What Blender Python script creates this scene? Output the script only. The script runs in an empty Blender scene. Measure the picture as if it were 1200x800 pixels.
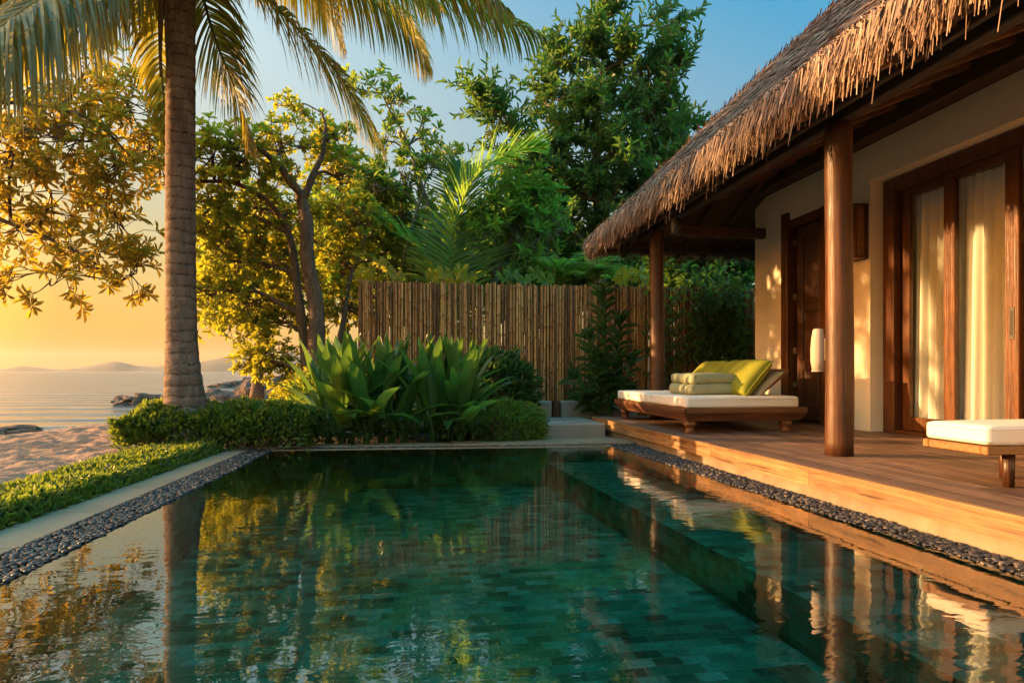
import bpy, math, random
import numpy as np
from mathutils import Vector, noise as mnoise

R = math.radians
random.seed(7)
rng = np.random.default_rng(11)
scene = bpy.context.scene
COL = scene.collection

# ------------------------------------------------------------------ camera model (metres; the camera stands at x=y=0)
F = 720.0
HC = 1.0
TH = math.atan(110 / F)
SN, CS = math.sin(TH), math.cos(TH)


def aty(px, py, Y):
    u = (px - 600) / F
    v = (434 - py) / F
    t = Y / (CS - u * SN)
    return np.array([(SN + u * CS) * t, Y, HC + v * t])


def at(px, py, z=0.0):
    u = (px - 600) / F
    v = (434 - py) / F
    t = (z - HC) / v
    return np.array([(SN + u * CS) * t, (CS - u * SN) * t, z])


def dist(px, Y):
    return Y / (CS - (px - 600) / F * SN)


# ------------------------------------------------------------------ mesh buffer
class MB:
    def __init__(self):
        self.v, self.f, self.r, self.n = [], [], [], 0

    def add(self, verts, faces, rnd=None):
        """verts (N,3); faces: (M,k) array or list of such arrays; rnd: per-face value."""
        verts = np.asarray(verts, float).reshape(-1, 3)
        if not isinstance(faces, list):
            faces = [faces]
        elif np.ndim(faces[0]) == 1:
            faces = [np.array(faces)]
        for fa in faces:
            fa = np.asarray(fa, np.int64)
            if fa.size == 0:
                continue
            self.f.append(fa + self.n)
            if rnd is None:
                self.r.append(np.full(len(fa), random.random()))
            elif np.isscalar(rnd):
                self.r.append(np.full(len(fa), float(rnd)))
            else:
                self.r.append(np.asarray(rnd, float))
        self.v.append(verts)
        self.n += len(verts)
        return self

    # -- primitives
    def hull_box(self, c, s, b=0.0, rot=None, rnd=None):
        c = np.asarray(c, float)
        h = np.asarray(s, float) / 2
        if b <= 0:
            P = np.array([[x, y, z] for x in (-1, 1) for y in (-1, 1) for z in (-1, 1)], float) * h
            Q = np.array([[0, 1, 3, 2], [4, 6, 7, 5], [0, 4, 5, 1], [2, 3, 7, 6], [0, 2, 6, 4], [1, 5, 7, 3]])
            faces = [Q]
        else:
            b = min(b, h.min() * 0.95)
            P, idx = [], {}
            for sx in (-1, 1):
                for sy in (-1, 1):
                    for sz in (-1, 1):
                        sg = np.array([sx, sy, sz])
                        for a in range(3):
                            q = sg * (h - b)
                            q[a] = sg[a] * h[a]
                            idx[(sx, sy, sz, a)] = len(P)
                            P.append(q)
            P = np.array(P)
            quads, tris = [], []
            for a in range(3):
                o = [i for i in range(3) if i != a]
                for s_ in (-1, 1):
                    loop = []
                    for (p, q) in ((-1, -1), (1, -1), (1, 1), (-1, 1)):
                        k = [0, 0, 0]
                        k[a] = s_
                        k[o[0]] = p
                        k[o[1]] = q
                        loop.append(idx[(*k, a)])
                    quads.append(loop)
            for a in range(3):
                o = [i for i in range(3) if i != a]
                for p in (-1, 1):
                    for q in (-1, 1):
                        k0 = [0, 0, 0]
                        k0[o[0]] = p
                        k0[o[1]] = q
                        k1 = list(k0)
                        k0[a] = -1
                        k1[a] = 1
                        quads.append([idx[(*k0, o[0])], idx[(*k1, o[0])], idx[(*k1, o[1])], idx[(*k0, o[1])]])
            for sx in (-1, 1):
                for sy in (-1, 1):
                    for sz in (-1, 1):
                        tris.append([idx[(sx, sy, sz, a)] for a in range(3)])

            def fix(L):
                out = []
                for l in L:
                    p = P[l]
                    n = np.cross(p[1] - p[0], p[2] - p[0])
                    out.append(l if np.dot(n, p.mean(0)) > 0 else l[::-1])
                return np.array(out)

            faces = [fix(quads), fix(tris)]
        if rot is not None:
            P = P @ np.asarray(rot).T
        r = random.random() if rnd is None else rnd
        return self.add(P + c, faces, r)

    def box(self, x0, x1, y0, y1, z0, z1, b=0.0, rnd=None):
        return self.hull_box(((x0 + x1) / 2, (y0 + y1) / 2, (z0 + z1) / 2), (x1 - x0, y1 - y0, z1 - z0), b, None, rnd)

    def prism(self, poly, z0, z1, rnd=None):
        """vertical prism over a counter-clockwise xy polygon"""
        p = np.asarray(poly, float)
        n = len(p)
        lo = np.c_[p, np.full(n, z0)]
        hi = np.c_[p, np.full(n, z1)]
        i = np.arange(n)
        side = np.c_[i, (i + 1) % n, (i + 1) % n + n, i + n]
        return self.add(np.r_[lo, hi], [side, (np.arange(n) + n)[None], np.arange(n)[::-1][None]], rnd)

    def tube(self, pts, rad, sides=8, cap=True, rnd=None):
        pts = np.asarray(pts, float)
        n = len(pts)
        rad = np.broadcast_to(np.asarray(rad, float), (n,))
        T = np.gradient(pts, axis=0)
        T /= np.linalg.norm(T, axis=1)[:, None] + 1e-9
        ref = np.array([0, 0, 1.0]) if abs(T[0][2]) < 0.9 else np.array([1.0, 0, 0])
        V = []
        for k in range(n):
            u = np.cross(T[k], ref)
            u /= np.linalg.norm(u) + 1e-9
            w = np.cross(T[k], u)
            ref = np.cross(u, T[k])
            a = np.arange(sides) * 2 * math.pi / sides
            V.append(pts[k] + rad[k] * (np.cos(a)[:, None] * u + np.sin(a)[:, None] * w))
        V = np.concatenate(V)
        i, j = np.meshgrid(np.arange(n - 1), np.arange(sides), indexing="ij")
        i, j = i.ravel(), j.ravel()
        j2 = (j + 1) % sides
        q = np.c_[i * sides + j, (i + 1) * sides + j, (i + 1) * sides + j2, i * sides + j2]
        fs = [q]
        if cap:
            fs += [np.arange(sides)[None], (np.arange(sides)[::-1] + (n - 1) * sides)[None]]
        r = random.random() if rnd is None else rnd
        return self.add(V, fs, r)

    def lathe(self, c, prof, sides=20, rnd=None):
        pts = np.array([[c[0], c[1], c[2] + z] for r, z in prof])
        n = len(prof)
        a = np.arange(sides) * 2 * math.pi / sides
        V = np.concatenate([pts[k] + prof[k][0] * np.c_[np.cos(a), np.sin(a), 0 * a] for k in range(n)])
        i, j = np.meshgrid(np.arange(n - 1), np.arange(sides), indexing="ij")
        i, j = i.ravel(), j.ravel()
        j2 = (j + 1) % sides
        q = np.c_[i * sides + j, i * sides + j2, (i + 1) * sides + j2, (i + 1) * sides + j]
        return self.add(V, [q, np.arange(sides)[::-1][None], (np.arange(sides) + (n - 1) * sides)[None]], rnd)

    def grid(self, P, rnd=None, flip=False):
        """P (A,B,3) grid of points"""
        A, B = P.shape[:2]
        i, j = np.meshgrid(np.arange(A - 1), np.arange(B - 1), indexing="ij")
        i, j = i.ravel(), j.ravel()
        q = np.c_[i * B + j, (i + 1) * B + j, (i + 1) * B + j + 1, i * B + j + 1]
        if flip:
            q = q[:, ::-1]
        return self.add(P.reshape(-1, 3), q, rnd)

    def round_box(self, c, s, r, n=6, rot=None, wob=0.0, rnd=None, crown=0.0):
        """soft cushion-like box with rounded edges"""
        c = np.asarray(c, float)
        h = np.asarray(s, float) / 2
        r = min(r, h.min())
        m = 14
        V, Q = [], []
        base = 0
        g = np.linspace(-1, 1, m)
        # denser near the edges
        g = np.sign(g) * (1 - (1 - np.abs(g)) ** 1.6)
        for a in range(3):
            o = [(a + 1) % 3, (a + 2) % 3]
            for sg in (-1, 1):
                G = np.zeros((m, m, 3))
                G[..., a] = sg * h[a]
                G[..., o[0]] = g[:, None] * h[o[0]]
                G[..., o[1]] = g[None, :] * h[o[1]]
                V.append(G.reshape(-1, 3))
                i, j = np.meshgrid(np.arange(m - 1), np.arange(m - 1), indexing="ij")
                i, j = i.ravel(), j.ravel()
                q = np.c_[i * m + j, (i + 1) * m + j, (i + 1) * m + j + 1, i * m + j + 1] + base
                Q.append(q if sg > 0 else q[:, ::-1])
                base += m * m
        V = np.concatenate(V)
        inner = np.clip(V, -(h - r), h - r)
        d = V - inner
        L = np.linalg.norm(d, axis=1)
        d = d / np.maximum(L, 1e-9)[:, None]
        V = inner + d * r
        if crown:
            k = np.clip(1 - (V[:, 0] / h[0]) ** 2, 0, 1) * np.clip(1 - (V[:, 1] / h[1]) ** 2, 0, 1)
            V[:, 2] += np.sign(V[:, 2]) * crown * k * (np.abs(V[:, 2]) > h[2] * 0.5)
        if wob:
            for q in range(len(V)):
                nv = mnoise.noise_vector(Vector((V[q] + c) * 4.0))
                V[q] += wob * np.array(nv)
        if rot is not None:
            V = V @ np.asarray(rot).T
        return self.add(V + c, Q, random.random() if rnd is None else rnd)

    def build(self, name, mat, parent=None, smooth=False, weld=False):
        V = np.concatenate(self.v)
        me = bpy.data.meshes.new(name)
        off = world_off(parent)
        V = V - off
        sizes = np.concatenate([np.full(len(f), f.shape[1]) for f in self.f])
        loops = np.concatenate([f.ravel() for f in self.f])
        me.vertices.add(len(V))
        me.vertices.foreach_set("co", V.astype(np.float32).ravel())
        me.loops.add(len(loops))
        me.loops.foreach_set("vertex_index", loops.astype(np.int32))
        me.polygons.add(len(sizes))
        st = np.concatenate([[0], np.cumsum(sizes)[:-1]])
        me.polygons.foreach_set("loop_start", st.astype(np.int32))
        me.update(calc_edges=True)
        me.validate()
        at_ = me.attributes.new("rnd", "FLOAT", "FACE")
        r = np.concatenate(self.r).astype(np.float32)
        if len(r) == len(me.polygons):
            at_.data.foreach_set("value", r)
        if weld:
            import bmesh
            bm = bmesh.new()
            bm.from_mesh(me)
            bmesh.ops.remove_doubles(bm, verts=bm.verts, dist=0.0004)
            bm.to_mesh(me)
            bm.free()
        me.polygons.foreach_set("use_smooth", np.full(len(me.polygons), bool(smooth)))
        me.materials.append(mat)
        o = bpy.data.objects.new(name, me)
        COL.objects.link(o)
        if parent is not None:
            o.parent = parent
        return o


def world_off(o):
    w = np.zeros(3)
    while o is not None:
        w += np.array(o.location)
        o = o.parent
    return w


def tag(o, label=None, cat=None, group=None, kind=None):
    if label:
        o["label"] = label
    if cat:
        o["category"] = cat
    if group:
        o["group"] = group
    if kind:
        o["kind"] = kind
    return o


def thing(name, label, cat, loc=(0, 0, 0), group=None):
    o = bpy.data.objects.new(name, None)
    o.empty_display_size = 0.1
    COL.objects.link(o)
    o.location = [float(a) for a in loc]
    return tag(o, label, cat, group)


def rotm(ax, a):
    c, s = math.cos(a), math.sin(a)
    return np.array({"x": [[1, 0, 0], [0, c, -s], [0, s, c]], "y": [[c, 0, s], [0, 1, 0], [-s, 0, c]], "z": [[c, -s, 0], [s, c, 0], [0, 0, 1]]}[ax])


def unit(v):
    v = np.asarray(v, float)
    return v / (np.linalg.norm(v, axis=-1, keepdims=True) + 1e-9)


def spline(P, n):
    """Catmull-Rom through control points P, n samples"""
    P = np.asarray(P, float)
    P = np.r_[[2 * P[0] - P[1]], P, [2 * P[-1] - P[-2]]]
    m = len(P) - 3
    t = np.linspace(0, m - 1e-6, n)
    k = t.astype(int)
    u = (t - k)[:, None]
    a, b, c, d = P[k], P[k + 1], P[k + 2], P[k + 3]
    return 0.5 * (2 * b + (c - a) * u + (2 * a - 5 * b + 4 * c - d) * u ** 2 + (3 * b - a - 3 * c + d) * u ** 3)


# ------------------------------------------------------------------ materials
def new_mat(name):
    m = bpy.data.materials.new(name)
    m.use_nodes = True
    nt = m.node_tree
    nt.nodes.clear()
    return m, nt


def N(nt, typ, **kw):
    n = nt.nodes.new(typ)
    for k, v in kw.items():
        if k.startswith("_"):
            setattr(n, k[1:], v)
        else:
            key = k.replace("__", " ")
            n.inputs[int(key[1:]) if key[0] == "i" and key[1:].isdigit() else key].default_value = v
    return n


def ramp(nt, fac, stops, interp="LINEAR"):
    n = nt.nodes.new("ShaderNodeValToRGB")
    n.color_ramp.interpolation = interp
    e = n.color_ramp.elements
    while len(e) < len(stops):
        e.new(0.5)
    for el, (p, c) in zip(e, stops):
        el.position = p
        el.color = (*c, 1) if len(c) == 3 else c
    nt.links.new(fac, n.inputs[0])
    return n.outputs[0]


def coords(nt, scale=(1, 1, 1), rot=(0, 0, 0), kind="Object"):
    tc = N(nt, "ShaderNodeTexCoord")
    mp = N(nt, "ShaderNodeMapping")
    mp.inputs["Scale"].default_value = scale
    mp.inputs["Rotation"].default_value = rot
    nt.links.new(tc.outputs[kind], mp.inputs[0])
    return mp.outputs[0]


def noise(nt, vec, scale, detail=4, rough=0.55, dist_=0.0):
    n = N(nt, "ShaderNodeTexNoise", Scale=scale, Detail=detail, Roughness=rough, Distortion=dist_)
    nt.links.new(vec, n.inputs["Vector"])
    return n.outputs[0]


def mathn(nt, op, a, b=None, clamp=False):
    n = nt.nodes.new("ShaderNodeMath")
    n.operation = op
    n.use_clamp = clamp
    for i, x in enumerate((a, b)):
        if x is None:
            continue
        if isinstance(x, (int, float)):
            n.inputs[i].default_value = x
        else:
            nt.links.new(x, n.inputs[i])
    return n.outputs[0]


def mixc(nt, fac, a, b, mode="MIX"):
    n = nt.nodes.new("ShaderNodeMix")
    n.data_type = "RGBA"
    n.blend_type = mode
    for i, x in ((0, fac), (6, a), (7, b)):
        if isinstance(x, (int, float)):
            n.inputs[i].default_value = x
        elif isinstance(x, tuple):
            n.inputs[i].default_value = (*x, 1) if len(x) == 3 else x
        else:
            nt.links.new(x, n.inputs[i])
    return n.outputs[2]


def bump(nt, h, strength=0.3, distance=0.02):
    n = N(nt, "ShaderNodeBump", Strength=strength, Distance=distance)
    nt.links.new(h, n.inputs["Height"])
    return n.outputs[0]


def finish(nt, color, rough=0.6, nrm=None, spec=0.4, extra=None):
    p = N(nt, "ShaderNodeBsdfPrincipled")
    p.inputs["Specular IOR Level"].default_value = spec
    if isinstance(color, tuple):
        p.inputs["Base Color"].default_value = (*color, 1)
    else:
        nt.links.new(color, p.inputs["Base Color"])
    if isinstance(rough, (int, float)):
        p.inputs["Roughness"].default_value = rough
    else:
        nt.links.new(rough, p.inputs["Roughness"])
    if nrm is not None:
        nt.links.new(nrm, p.inputs["Normal"])
    o = N(nt, "ShaderNodeOutputMaterial")
    nt.links.new(p.outputs[0], o.inputs[0])
    return p, o


def rnd_attr(nt):
    a = nt.nodes.new("ShaderNodeAttribute")
    a.attribute_name = "rnd"
    return a.outputs["Fac"]


def leaf_mat(name, c0, c1, trans, tw=0.45, rough=0.42, yellow=None):
    """c0..c1: leaf colour spread per leaf, trans: colour of light shining through"""
    m, nt = new_mat(name)
    r = rnd_attr(nt)
    stops = [(0.0, c0), (0.85, c1)]
    if yellow:
        stops += [(0.93, c1), (1.0, yellow)]
    col = ramp(nt, r, stops)
    nz = noise(nt, coords(nt), 1.3, 2)
    col = mixc(nt, 1.0, col, ramp(nt, nz, [(0.3, (0.75, 0.8, 0.75)), (0.7, (1.15, 1.1, 1.0))]), "MULTIPLY")
    p = N(nt, "ShaderNodeBsdfPrincipled", Roughness=rough)
    p.inputs["Specular IOR Level"].default_value = 0.45
    nt.links.new(col, p.inputs["Base Color"])
    t = N(nt, "ShaderNodeBsdfTranslucent")
    tc = mixc(nt, 1.0, mixc(nt, 0.5, (1, 1, 1), ramp(nt, r, [(0, (0.7, 0.8, 0.7)), (1, (1.2, 1.1, 0.9))])), trans, "MULTIPLY")
    nt.links.new(tc, t.inputs[0])
    mx = N(nt, "ShaderNodeMixShader", i0=tw)
    nt.links.new(p.outputs[0], mx.inputs[1])
    nt.links.new(t.outputs[0], mx.inputs[2])
    o = N(nt, "ShaderNodeOutputMaterial")
    nt.links.new(mx.outputs[0], o.inputs[0])
    return m


def wood_mat(name, dark, light, axis="z", rough=0.45, scale=1.0, bs=0.25, rndamp=0.0, knots=False, spec=0.4, cracks=1.0):
    m, nt = new_mat(name)
    st = {"x": (1.3, 26, 26), "y": (26, 1.3, 26), "z": (26, 26, 1.3)}[axis]
    v = coords(nt, tuple(a * scale for a in st))
    r = rnd_attr(nt)
    off = N(nt, "ShaderNodeVectorMath", _operation="ADD")
    nt.links.new(v, off.inputs[0])
    cmb = N(nt, "ShaderNodeCombineXYZ")
    k = mathn(nt, "MULTIPLY", r, 37.0)
    for i in range(3):
        nt.links.new(k, cmb.inputs[i])
    nt.links.new(cmb.outputs[0], off.inputs[1])
    v = off.outputs[0]
    n1 = noise(nt, v, 1.0, 6, 0.6, 1.2)
    n2 = noise(nt, v, 5.0, 3, 0.6)
    f = mathn(nt, "ADD", mathn(nt, "MULTIPLY", n1, 0.7), mathn(nt, "MULTIPLY", n2, 0.3))
    col = ramp(nt, f, [(0.32, dark), (0.68, light)])
    if rndamp:
        col = mixc(nt, 1.0, col, ramp(nt, r, [(0, (1 - rndamp,) * 3), (1, (1 + rndamp * 0.6, 1 + rndamp * 0.5, 1 + rndamp * 0.4))]), "MULTIPLY")
    if knots:
        vor = N(nt, "ShaderNodeTexVoronoi", Scale=1.6)
        nt.links.new(coords(nt, {"y": (2.2, 1.1, 2.2), "x": (1.1, 2.2, 2.2), "z": (2.2, 2.2, 1.1)}[axis]), vor.inputs["Vector"])
        kk = ramp(nt, vor.outputs["Distance"], [(0.02, (0.25, 0.12, 0.05)), (0.13, (1, 1, 1))])
        col = mixc(nt, 1.0, col, kk, "MULTIPLY")
    # dark checks and drying cracks along the grain, broad blotches of weathering
    v3 = N(nt, "ShaderNodeVectorMath", _operation="MULTIPLY")
    nt.links.new(v, v3.inputs[0])
    v3.inputs[1].default_value = {"x": (0.7, 2.2, 2.2), "y": (2.2, 0.7, 2.2), "z": (2.2, 2.2, 0.7)}[axis]
    n4 = noise(nt, v3.outputs[0], 1.0, 3, 0.6, 0.4)
    col = mixc(nt, 1.0, col, ramp(nt, n4, [(0.32, (1 - 0.72 * cracks, 1 - 0.75 * cracks, 1 - 0.78 * cracks)), (0.43, (1, 1, 1))]), "MULTIPLY")
    n5 = noise(nt, coords(nt), 2.3, 4, 0.6)
    col = mixc(nt, 1.0, col, ramp(nt, n5, [(0.3, (0.68, 0.66, 0.64)), (0.7, (1.18, 1.16, 1.12))]), "MULTIPLY")
    rr = ramp(nt, n2, [(0.3, (rough * 0.8,) * 3), (0.7, (min(1, rough * 1.35),) * 3)])
    hh = mathn(nt, "ADD", f, mathn(nt, "MULTIPLY", n4, 0.8))
    finish(nt, col, rr, bump(nt, hh, bs * 1.3, 0.008), spec)
    return m


def plain_mat(name, c, rough=0.6, nscale=3, var=0.15, bs=0.2, bscale=60, dist_=0.005, spec=0.3):
    m, nt = new_mat(name)
    v = coords(nt)
    n1 = noise(nt, v, nscale, 5)
    col = mixc(nt, 1.0, (*c, 1), ramp(nt, n1, [(0.25, (1 - var,) * 3), (0.75, (1 + var,) * 3)]), "MULTIPLY")
    n2 = noise(nt, v, bscale, 3)
    finish(nt, col, rough, bump(nt, n2, bs, dist_), spec)
    return m


M = {}
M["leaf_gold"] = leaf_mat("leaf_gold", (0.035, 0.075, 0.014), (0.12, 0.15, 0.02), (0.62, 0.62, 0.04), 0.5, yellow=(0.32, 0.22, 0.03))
M["leaf_dark"] = leaf_mat("leaf_dark", (0.016, 0.052, 0.016), (0.05, 0.11, 0.026), (0.2, 0.38, 0.05), 0.4)
M["leaf_mid"] = leaf_mat("leaf_mid", (0.025, 0.07, 0.014), (0.075, 0.13, 0.022), (0.34, 0.5, 0.05), 0.45, yellow=(0.18, 0.16, 0.03))
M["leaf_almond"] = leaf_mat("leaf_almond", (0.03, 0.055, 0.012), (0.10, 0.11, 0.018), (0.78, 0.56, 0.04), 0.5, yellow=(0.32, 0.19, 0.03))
M["leaf_palm"] = leaf_mat("leaf_palm", (0.03, 0.06, 0.012), (0.10, 0.115, 0.02), (0.58, 0.50, 0.05), 0.42, 0.5)
M["leaf_fern"] = leaf_mat("leaf_fern", (0.03, 0.095, 0.022), (0.10, 0.19, 0.04), (0.36, 0.58, 0.06), 0.48)
M["leaf_strap"] = leaf_mat("leaf_strap", (0.014, 0.058, 0.014), (0.048, 0.112, 0.024), (0.24, 0.44, 0.05), 0.34, 0.36)
M["leaf_hedge"] = leaf_mat("leaf_hedge", (0.016, 0.05, 0.01), (0.07, 0.115, 0.018), (0.32, 0.42, 0.04), 0.38, yellow=(0.2, 0.17, 0.02))
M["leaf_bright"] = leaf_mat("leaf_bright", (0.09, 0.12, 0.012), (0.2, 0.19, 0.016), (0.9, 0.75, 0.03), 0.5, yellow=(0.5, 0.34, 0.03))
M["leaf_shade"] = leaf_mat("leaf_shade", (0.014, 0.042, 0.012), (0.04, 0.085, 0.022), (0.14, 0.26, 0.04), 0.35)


def bark_mat(name, dark, light, rings=False):
    m, nt = new_mat(name)
    v = coords(nt)
    n1 = noise(nt, coords(nt, (4, 4, 1.2)), 2.5, 6, 0.65)
    n2 = noise(nt, coords(nt, (3, 3, 18)) if rings else coords(nt, (10, 10, 2.5)), 3.0, 5, 0.6)
    col = ramp(nt, n1, [(0.28, dark), (0.7, light)])
    if rings:
        w = N(nt, "ShaderNodeTexWave", _bands_direction="Z", Scale=2.3, Distortion=3.2, Detail=3.0)
        w.inputs["Detail Scale"].default_value = 2.0
        nt.links.new(v, w.inputs["Vector"])
        cr = ramp(nt, w.outputs["Fac"], [(0.0, (0.32, 0.28, 0.25)), (0.2, (1, 1, 1))])
        crk = noise(nt, coords(nt, (9, 9, 2)), 3, 3)
        msk = ramp(nt, crk, [(0.35, (0, 0, 0)), (0.6, (1, 1, 1))])
        col = mixc(nt, 1.0, col, mixc(nt, msk, (0.9, 0.9, 0.9), cr), "MULTIPLY")
        h = mathn(nt, "ADD", mathn(nt, "MULTIPLY", n2, 0.5), mathn(nt, "MULTIPLY", w.outputs["Fac"], 0.5))
    else:
        h = n2
        col = mixc(nt, 1.0, col, ramp(nt, n2, [(0.3, (0.6, 0.58, 0.55)), (0.6, (1.1, 1.1, 1.1))]), "MULTIPLY")
    finish(nt, col, 0.85, bump(nt, h, 0.8, 0.02), 0.2)
    return m


M["palm_bark"] = bark_mat("palm_bark", (0.085, 0.05, 0.033), (0.25, 0.165, 0.115), True)
M["bark"] = bark_mat("bark", (0.07, 0.045, 0.03), (0.20, 0.13, 0.085))
M["bark_grey"] = bark_mat("bark_grey", (0.09, 0.075, 0.06), (0.22, 0.19, 0.15))
M["wood_dark"] = wood_mat("wood_dark", (0.03, 0.012, 0.005), (0.095, 0.036, 0.013), "z", 0.4)
M["wood_col"] = wood_mat("wood_col", (0.03, 0.011, 0.004), (0.12, 0.043, 0.012), "z", 0.45, 0.8, 0.35)
M["wood_door"] = wood_mat("wood_door", (0.055, 0.019, 0.005), (0.17, 0.062, 0.016), "z", 0.32)
M["wood_eave_shade"] = wood_mat("wood_eave_shade", (0.012, 0.006, 0.003), (0.035, 0.016, 0.007), "y", 0.7)  # near-black colour stands in for deep shade on the under-eave timbers
M["wood_beam"] = wood_mat("wood_beam", (0.028, 0.012, 0.006), (0.085, 0.036, 0.014), "y", 0.6)
M["wood_rafter"] = wood_mat("wood_rafter", (0.08, 0.035, 0.015), (0.2, 0.09, 0.035), "x", 0.55)
M["wood_bed"] = wood_mat("wood_bed", (0.07, 0.026, 0.01), (0.23, 0.095, 0.035), "y", 0.42, 0.8, 0.4)
M["wood_bench"] = wood_mat("wood_bench", (0.16, 0.07, 0.022), (0.36, 0.17, 0.055), "x", 0.4, 0.9)
M["deck"] = wood_mat("deck", (0.105, 0.058, 0.038), (0.245, 0.145, 0.098), "y", 0.5, 1.2, 0.25, 0.4, cracks=0.5)
M["fascia"] = wood_mat("fascia", (0.17, 0.08, 0.028), (0.40, 0.22, 0.09), "y", 0.5, 0.8, 0.3, 0.3, True)
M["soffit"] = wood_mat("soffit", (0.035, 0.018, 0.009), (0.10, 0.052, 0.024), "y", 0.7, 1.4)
M["plaster"] = plain_mat("plaster", (0.80, 0.70, 0.54), 0.8, 0.9, 0.07, 0.25, 45, 0.004)
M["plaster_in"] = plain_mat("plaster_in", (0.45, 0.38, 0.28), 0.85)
M["stone"] = plain_mat("stone", (0.25, 0.205, 0.16), 0.75, 2.2, 0.28, 0.4, 50, 0.006)
M["coping"] = plain_mat("coping", (0.25, 0.172, 0.105), 0.6, 1.6, 0.2, 0.3, 70, 0.003)
M["plinth"] = plain_mat("plinth", (0.195, 0.15, 0.105), 0.8, 3.5, 0.4, 0.35, 40, 0.006)
M["mattress"] = plain_mat("mattress", (0.74, 0.66, 0.55), 0.85, 4, 0.05, 0.25, 220, 0.002, 0.2)
M["beige"] = plain_mat("beige", (0.42, 0.32, 0.20), 0.9, 6, 0.1, 0.3, 200, 0.002, 0.2)
M["towel"] = plain_mat("towel", (0.30, 0.30, 0.17), 0.95, 6, 0.12, 0.6, 260, 0.004, 0.15)
M["cushion"] = plain_mat("cushion", (0.22, 0.23, 0.025), 0.85, 5, 0.1, 0.3, 240, 0.002, 0.2)
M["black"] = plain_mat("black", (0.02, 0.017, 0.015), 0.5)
M["metal"] = plain_mat("metal", (0.08, 0.06, 0.04), 0.4)


def straw_mat():
    m, nt = new_mat("straw")
    r = rnd_attr(nt)
    col = ramp(nt, r, [(0, (0.08, 0.052, 0.036)), (0.35, (0.19, 0.125, 0.085)), (0.75, (0.31, 0.215, 0.15)), (1, (0.50, 0.37, 0.27))])
    nz = noise(nt, coords(nt), 1.4, 4)
    col = mixc(nt, 1.0, col, ramp(nt, nz, [(0.3, (0.7, 0.68, 0.68)), (0.7, (1.15, 1.1, 1.05))]), "MULTIPLY")
    finish(nt, col, 0.8, None, 0.25)
    return m


M["straw"] = straw_mat()


def cane_mat():
    m, nt = new_mat("cane")
    r = rnd_attr(nt)
    col = ramp(nt, r, [(0, (0.07, 0.028, 0.009)), (0.4, (0.33, 0.145, 0.045)), (1, (0.54, 0.29, 0.095))])
    nz = noise(nt, coords(nt, (14, 14, 1.0)), 1.5, 5, 0.6)
    col = mixc(nt, 1.0, col, ramp(nt, nz, [(0.3, (0.5, 0.45, 0.42)), (0.62, (1.1, 1.1, 1.1))]), "MULTIPLY")
    finish(nt, col, 0.45, None, 0.4)
    return m


M["cane"] = cane_mat()


def tile_mat():
    m, nt = new_mat("pool_tile")
    tc = N(nt, "ShaderNodeTexCoord")
    geo = N(nt, "ShaderNodeNewGeometry")
    br = N(nt, "ShaderNodeTexBrick", Scale=1.0, Color1=(0, 0, 0, 1), Color2=(1, 1, 1, 1), Mortar=(0.5, 0.5, 0.5, 1))
    br.inputs["Mortar Size"].default_value = 0.0045
    br.inputs["Mortar Smooth"].default_value = 0.2
    br.inputs["Brick Width"].default_value = 0.15
    br.inputs["Row Height"].default_value = 0.09
    br.inputs["Bias"].default_value = 0.0
    br.offset = 0.5
    # walls: use (along, z); floors: (x, y)
    sep = N(nt, "ShaderNodeSeparateXYZ")
    nt.links.new(tc.outputs["Object"], sep.inputs[0])
    sn = N(nt, "ShaderNodeSeparateXYZ")
    nt.links.new(geo.outputs["Normal"], sn.inputs[0])
    wall = mathn(nt, "LESS_THAN", mathn(nt, "ABSOLUTE", sn.outputs[2]), 0.5)
    fx = N(nt, "ShaderNodeCombineXYZ")
    nt.links.new(sep.outputs[0], fx.inputs[0])
    nt.links.new(sep.outputs[1], fx.inputs[1])
    wx = N(nt, "ShaderNodeCombineXYZ")
    nt.links.new(mathn(nt, "ADD", sep.outputs[0], sep.outputs[1]), wx.inputs[0])
    nt.links.new(sep.outputs[2], wx.inputs[1])
    mixv = N(nt, "ShaderNodeMix", _data_type="VECTOR")
    nt.links.new(wall, mixv.inputs[0])
    nt.links.new(fx.outputs[0], mixv.inputs[4])
    nt.links.new(wx.outputs[0], mixv.inputs[5])
    nt.links.new(mixv.outputs[1], br.inputs["Vector"])
    col = ramp(nt, br.outputs["Color"], [(0.0, (0.05, 0.16, 0.07)), (0.3, (0.05, 0.36, 0.17)), (0.6, (0.07, 0.52, 0.27)), (0.85, (0.12, 0.63, 0.37)), (1.0, (0.24, 0.70, 0.46))])
    nz = noise(nt, tc.outputs["Object"], 5.0, 6, 0.65)
    col = mixc(nt, 1.0, col, ramp(nt, nz, [(0.3, (0.6, 0.6, 0.55)), (0.7, (1.2, 1.2, 1.15))]), "MULTIPLY")
    n3 = noise(nt, tc.outputs["Object"], 40.0, 3, 0.6)
    col = mixc(nt, 1.0, col, ramp(nt, n3, [(0.3, (0.8, 0.8, 0.8)), (0.7, (1.15, 1.15, 1.15))]), "MULTIPLY")
    col = mixc(nt, mathn(nt, "MULTIPLY", br.outputs["Fac"], 0.8), col, (0.22, 0.32, 0.18))
    finish(nt, col, 0.35, None, 0.4)
    return m


M["tile"] = tile_mat()


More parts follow.
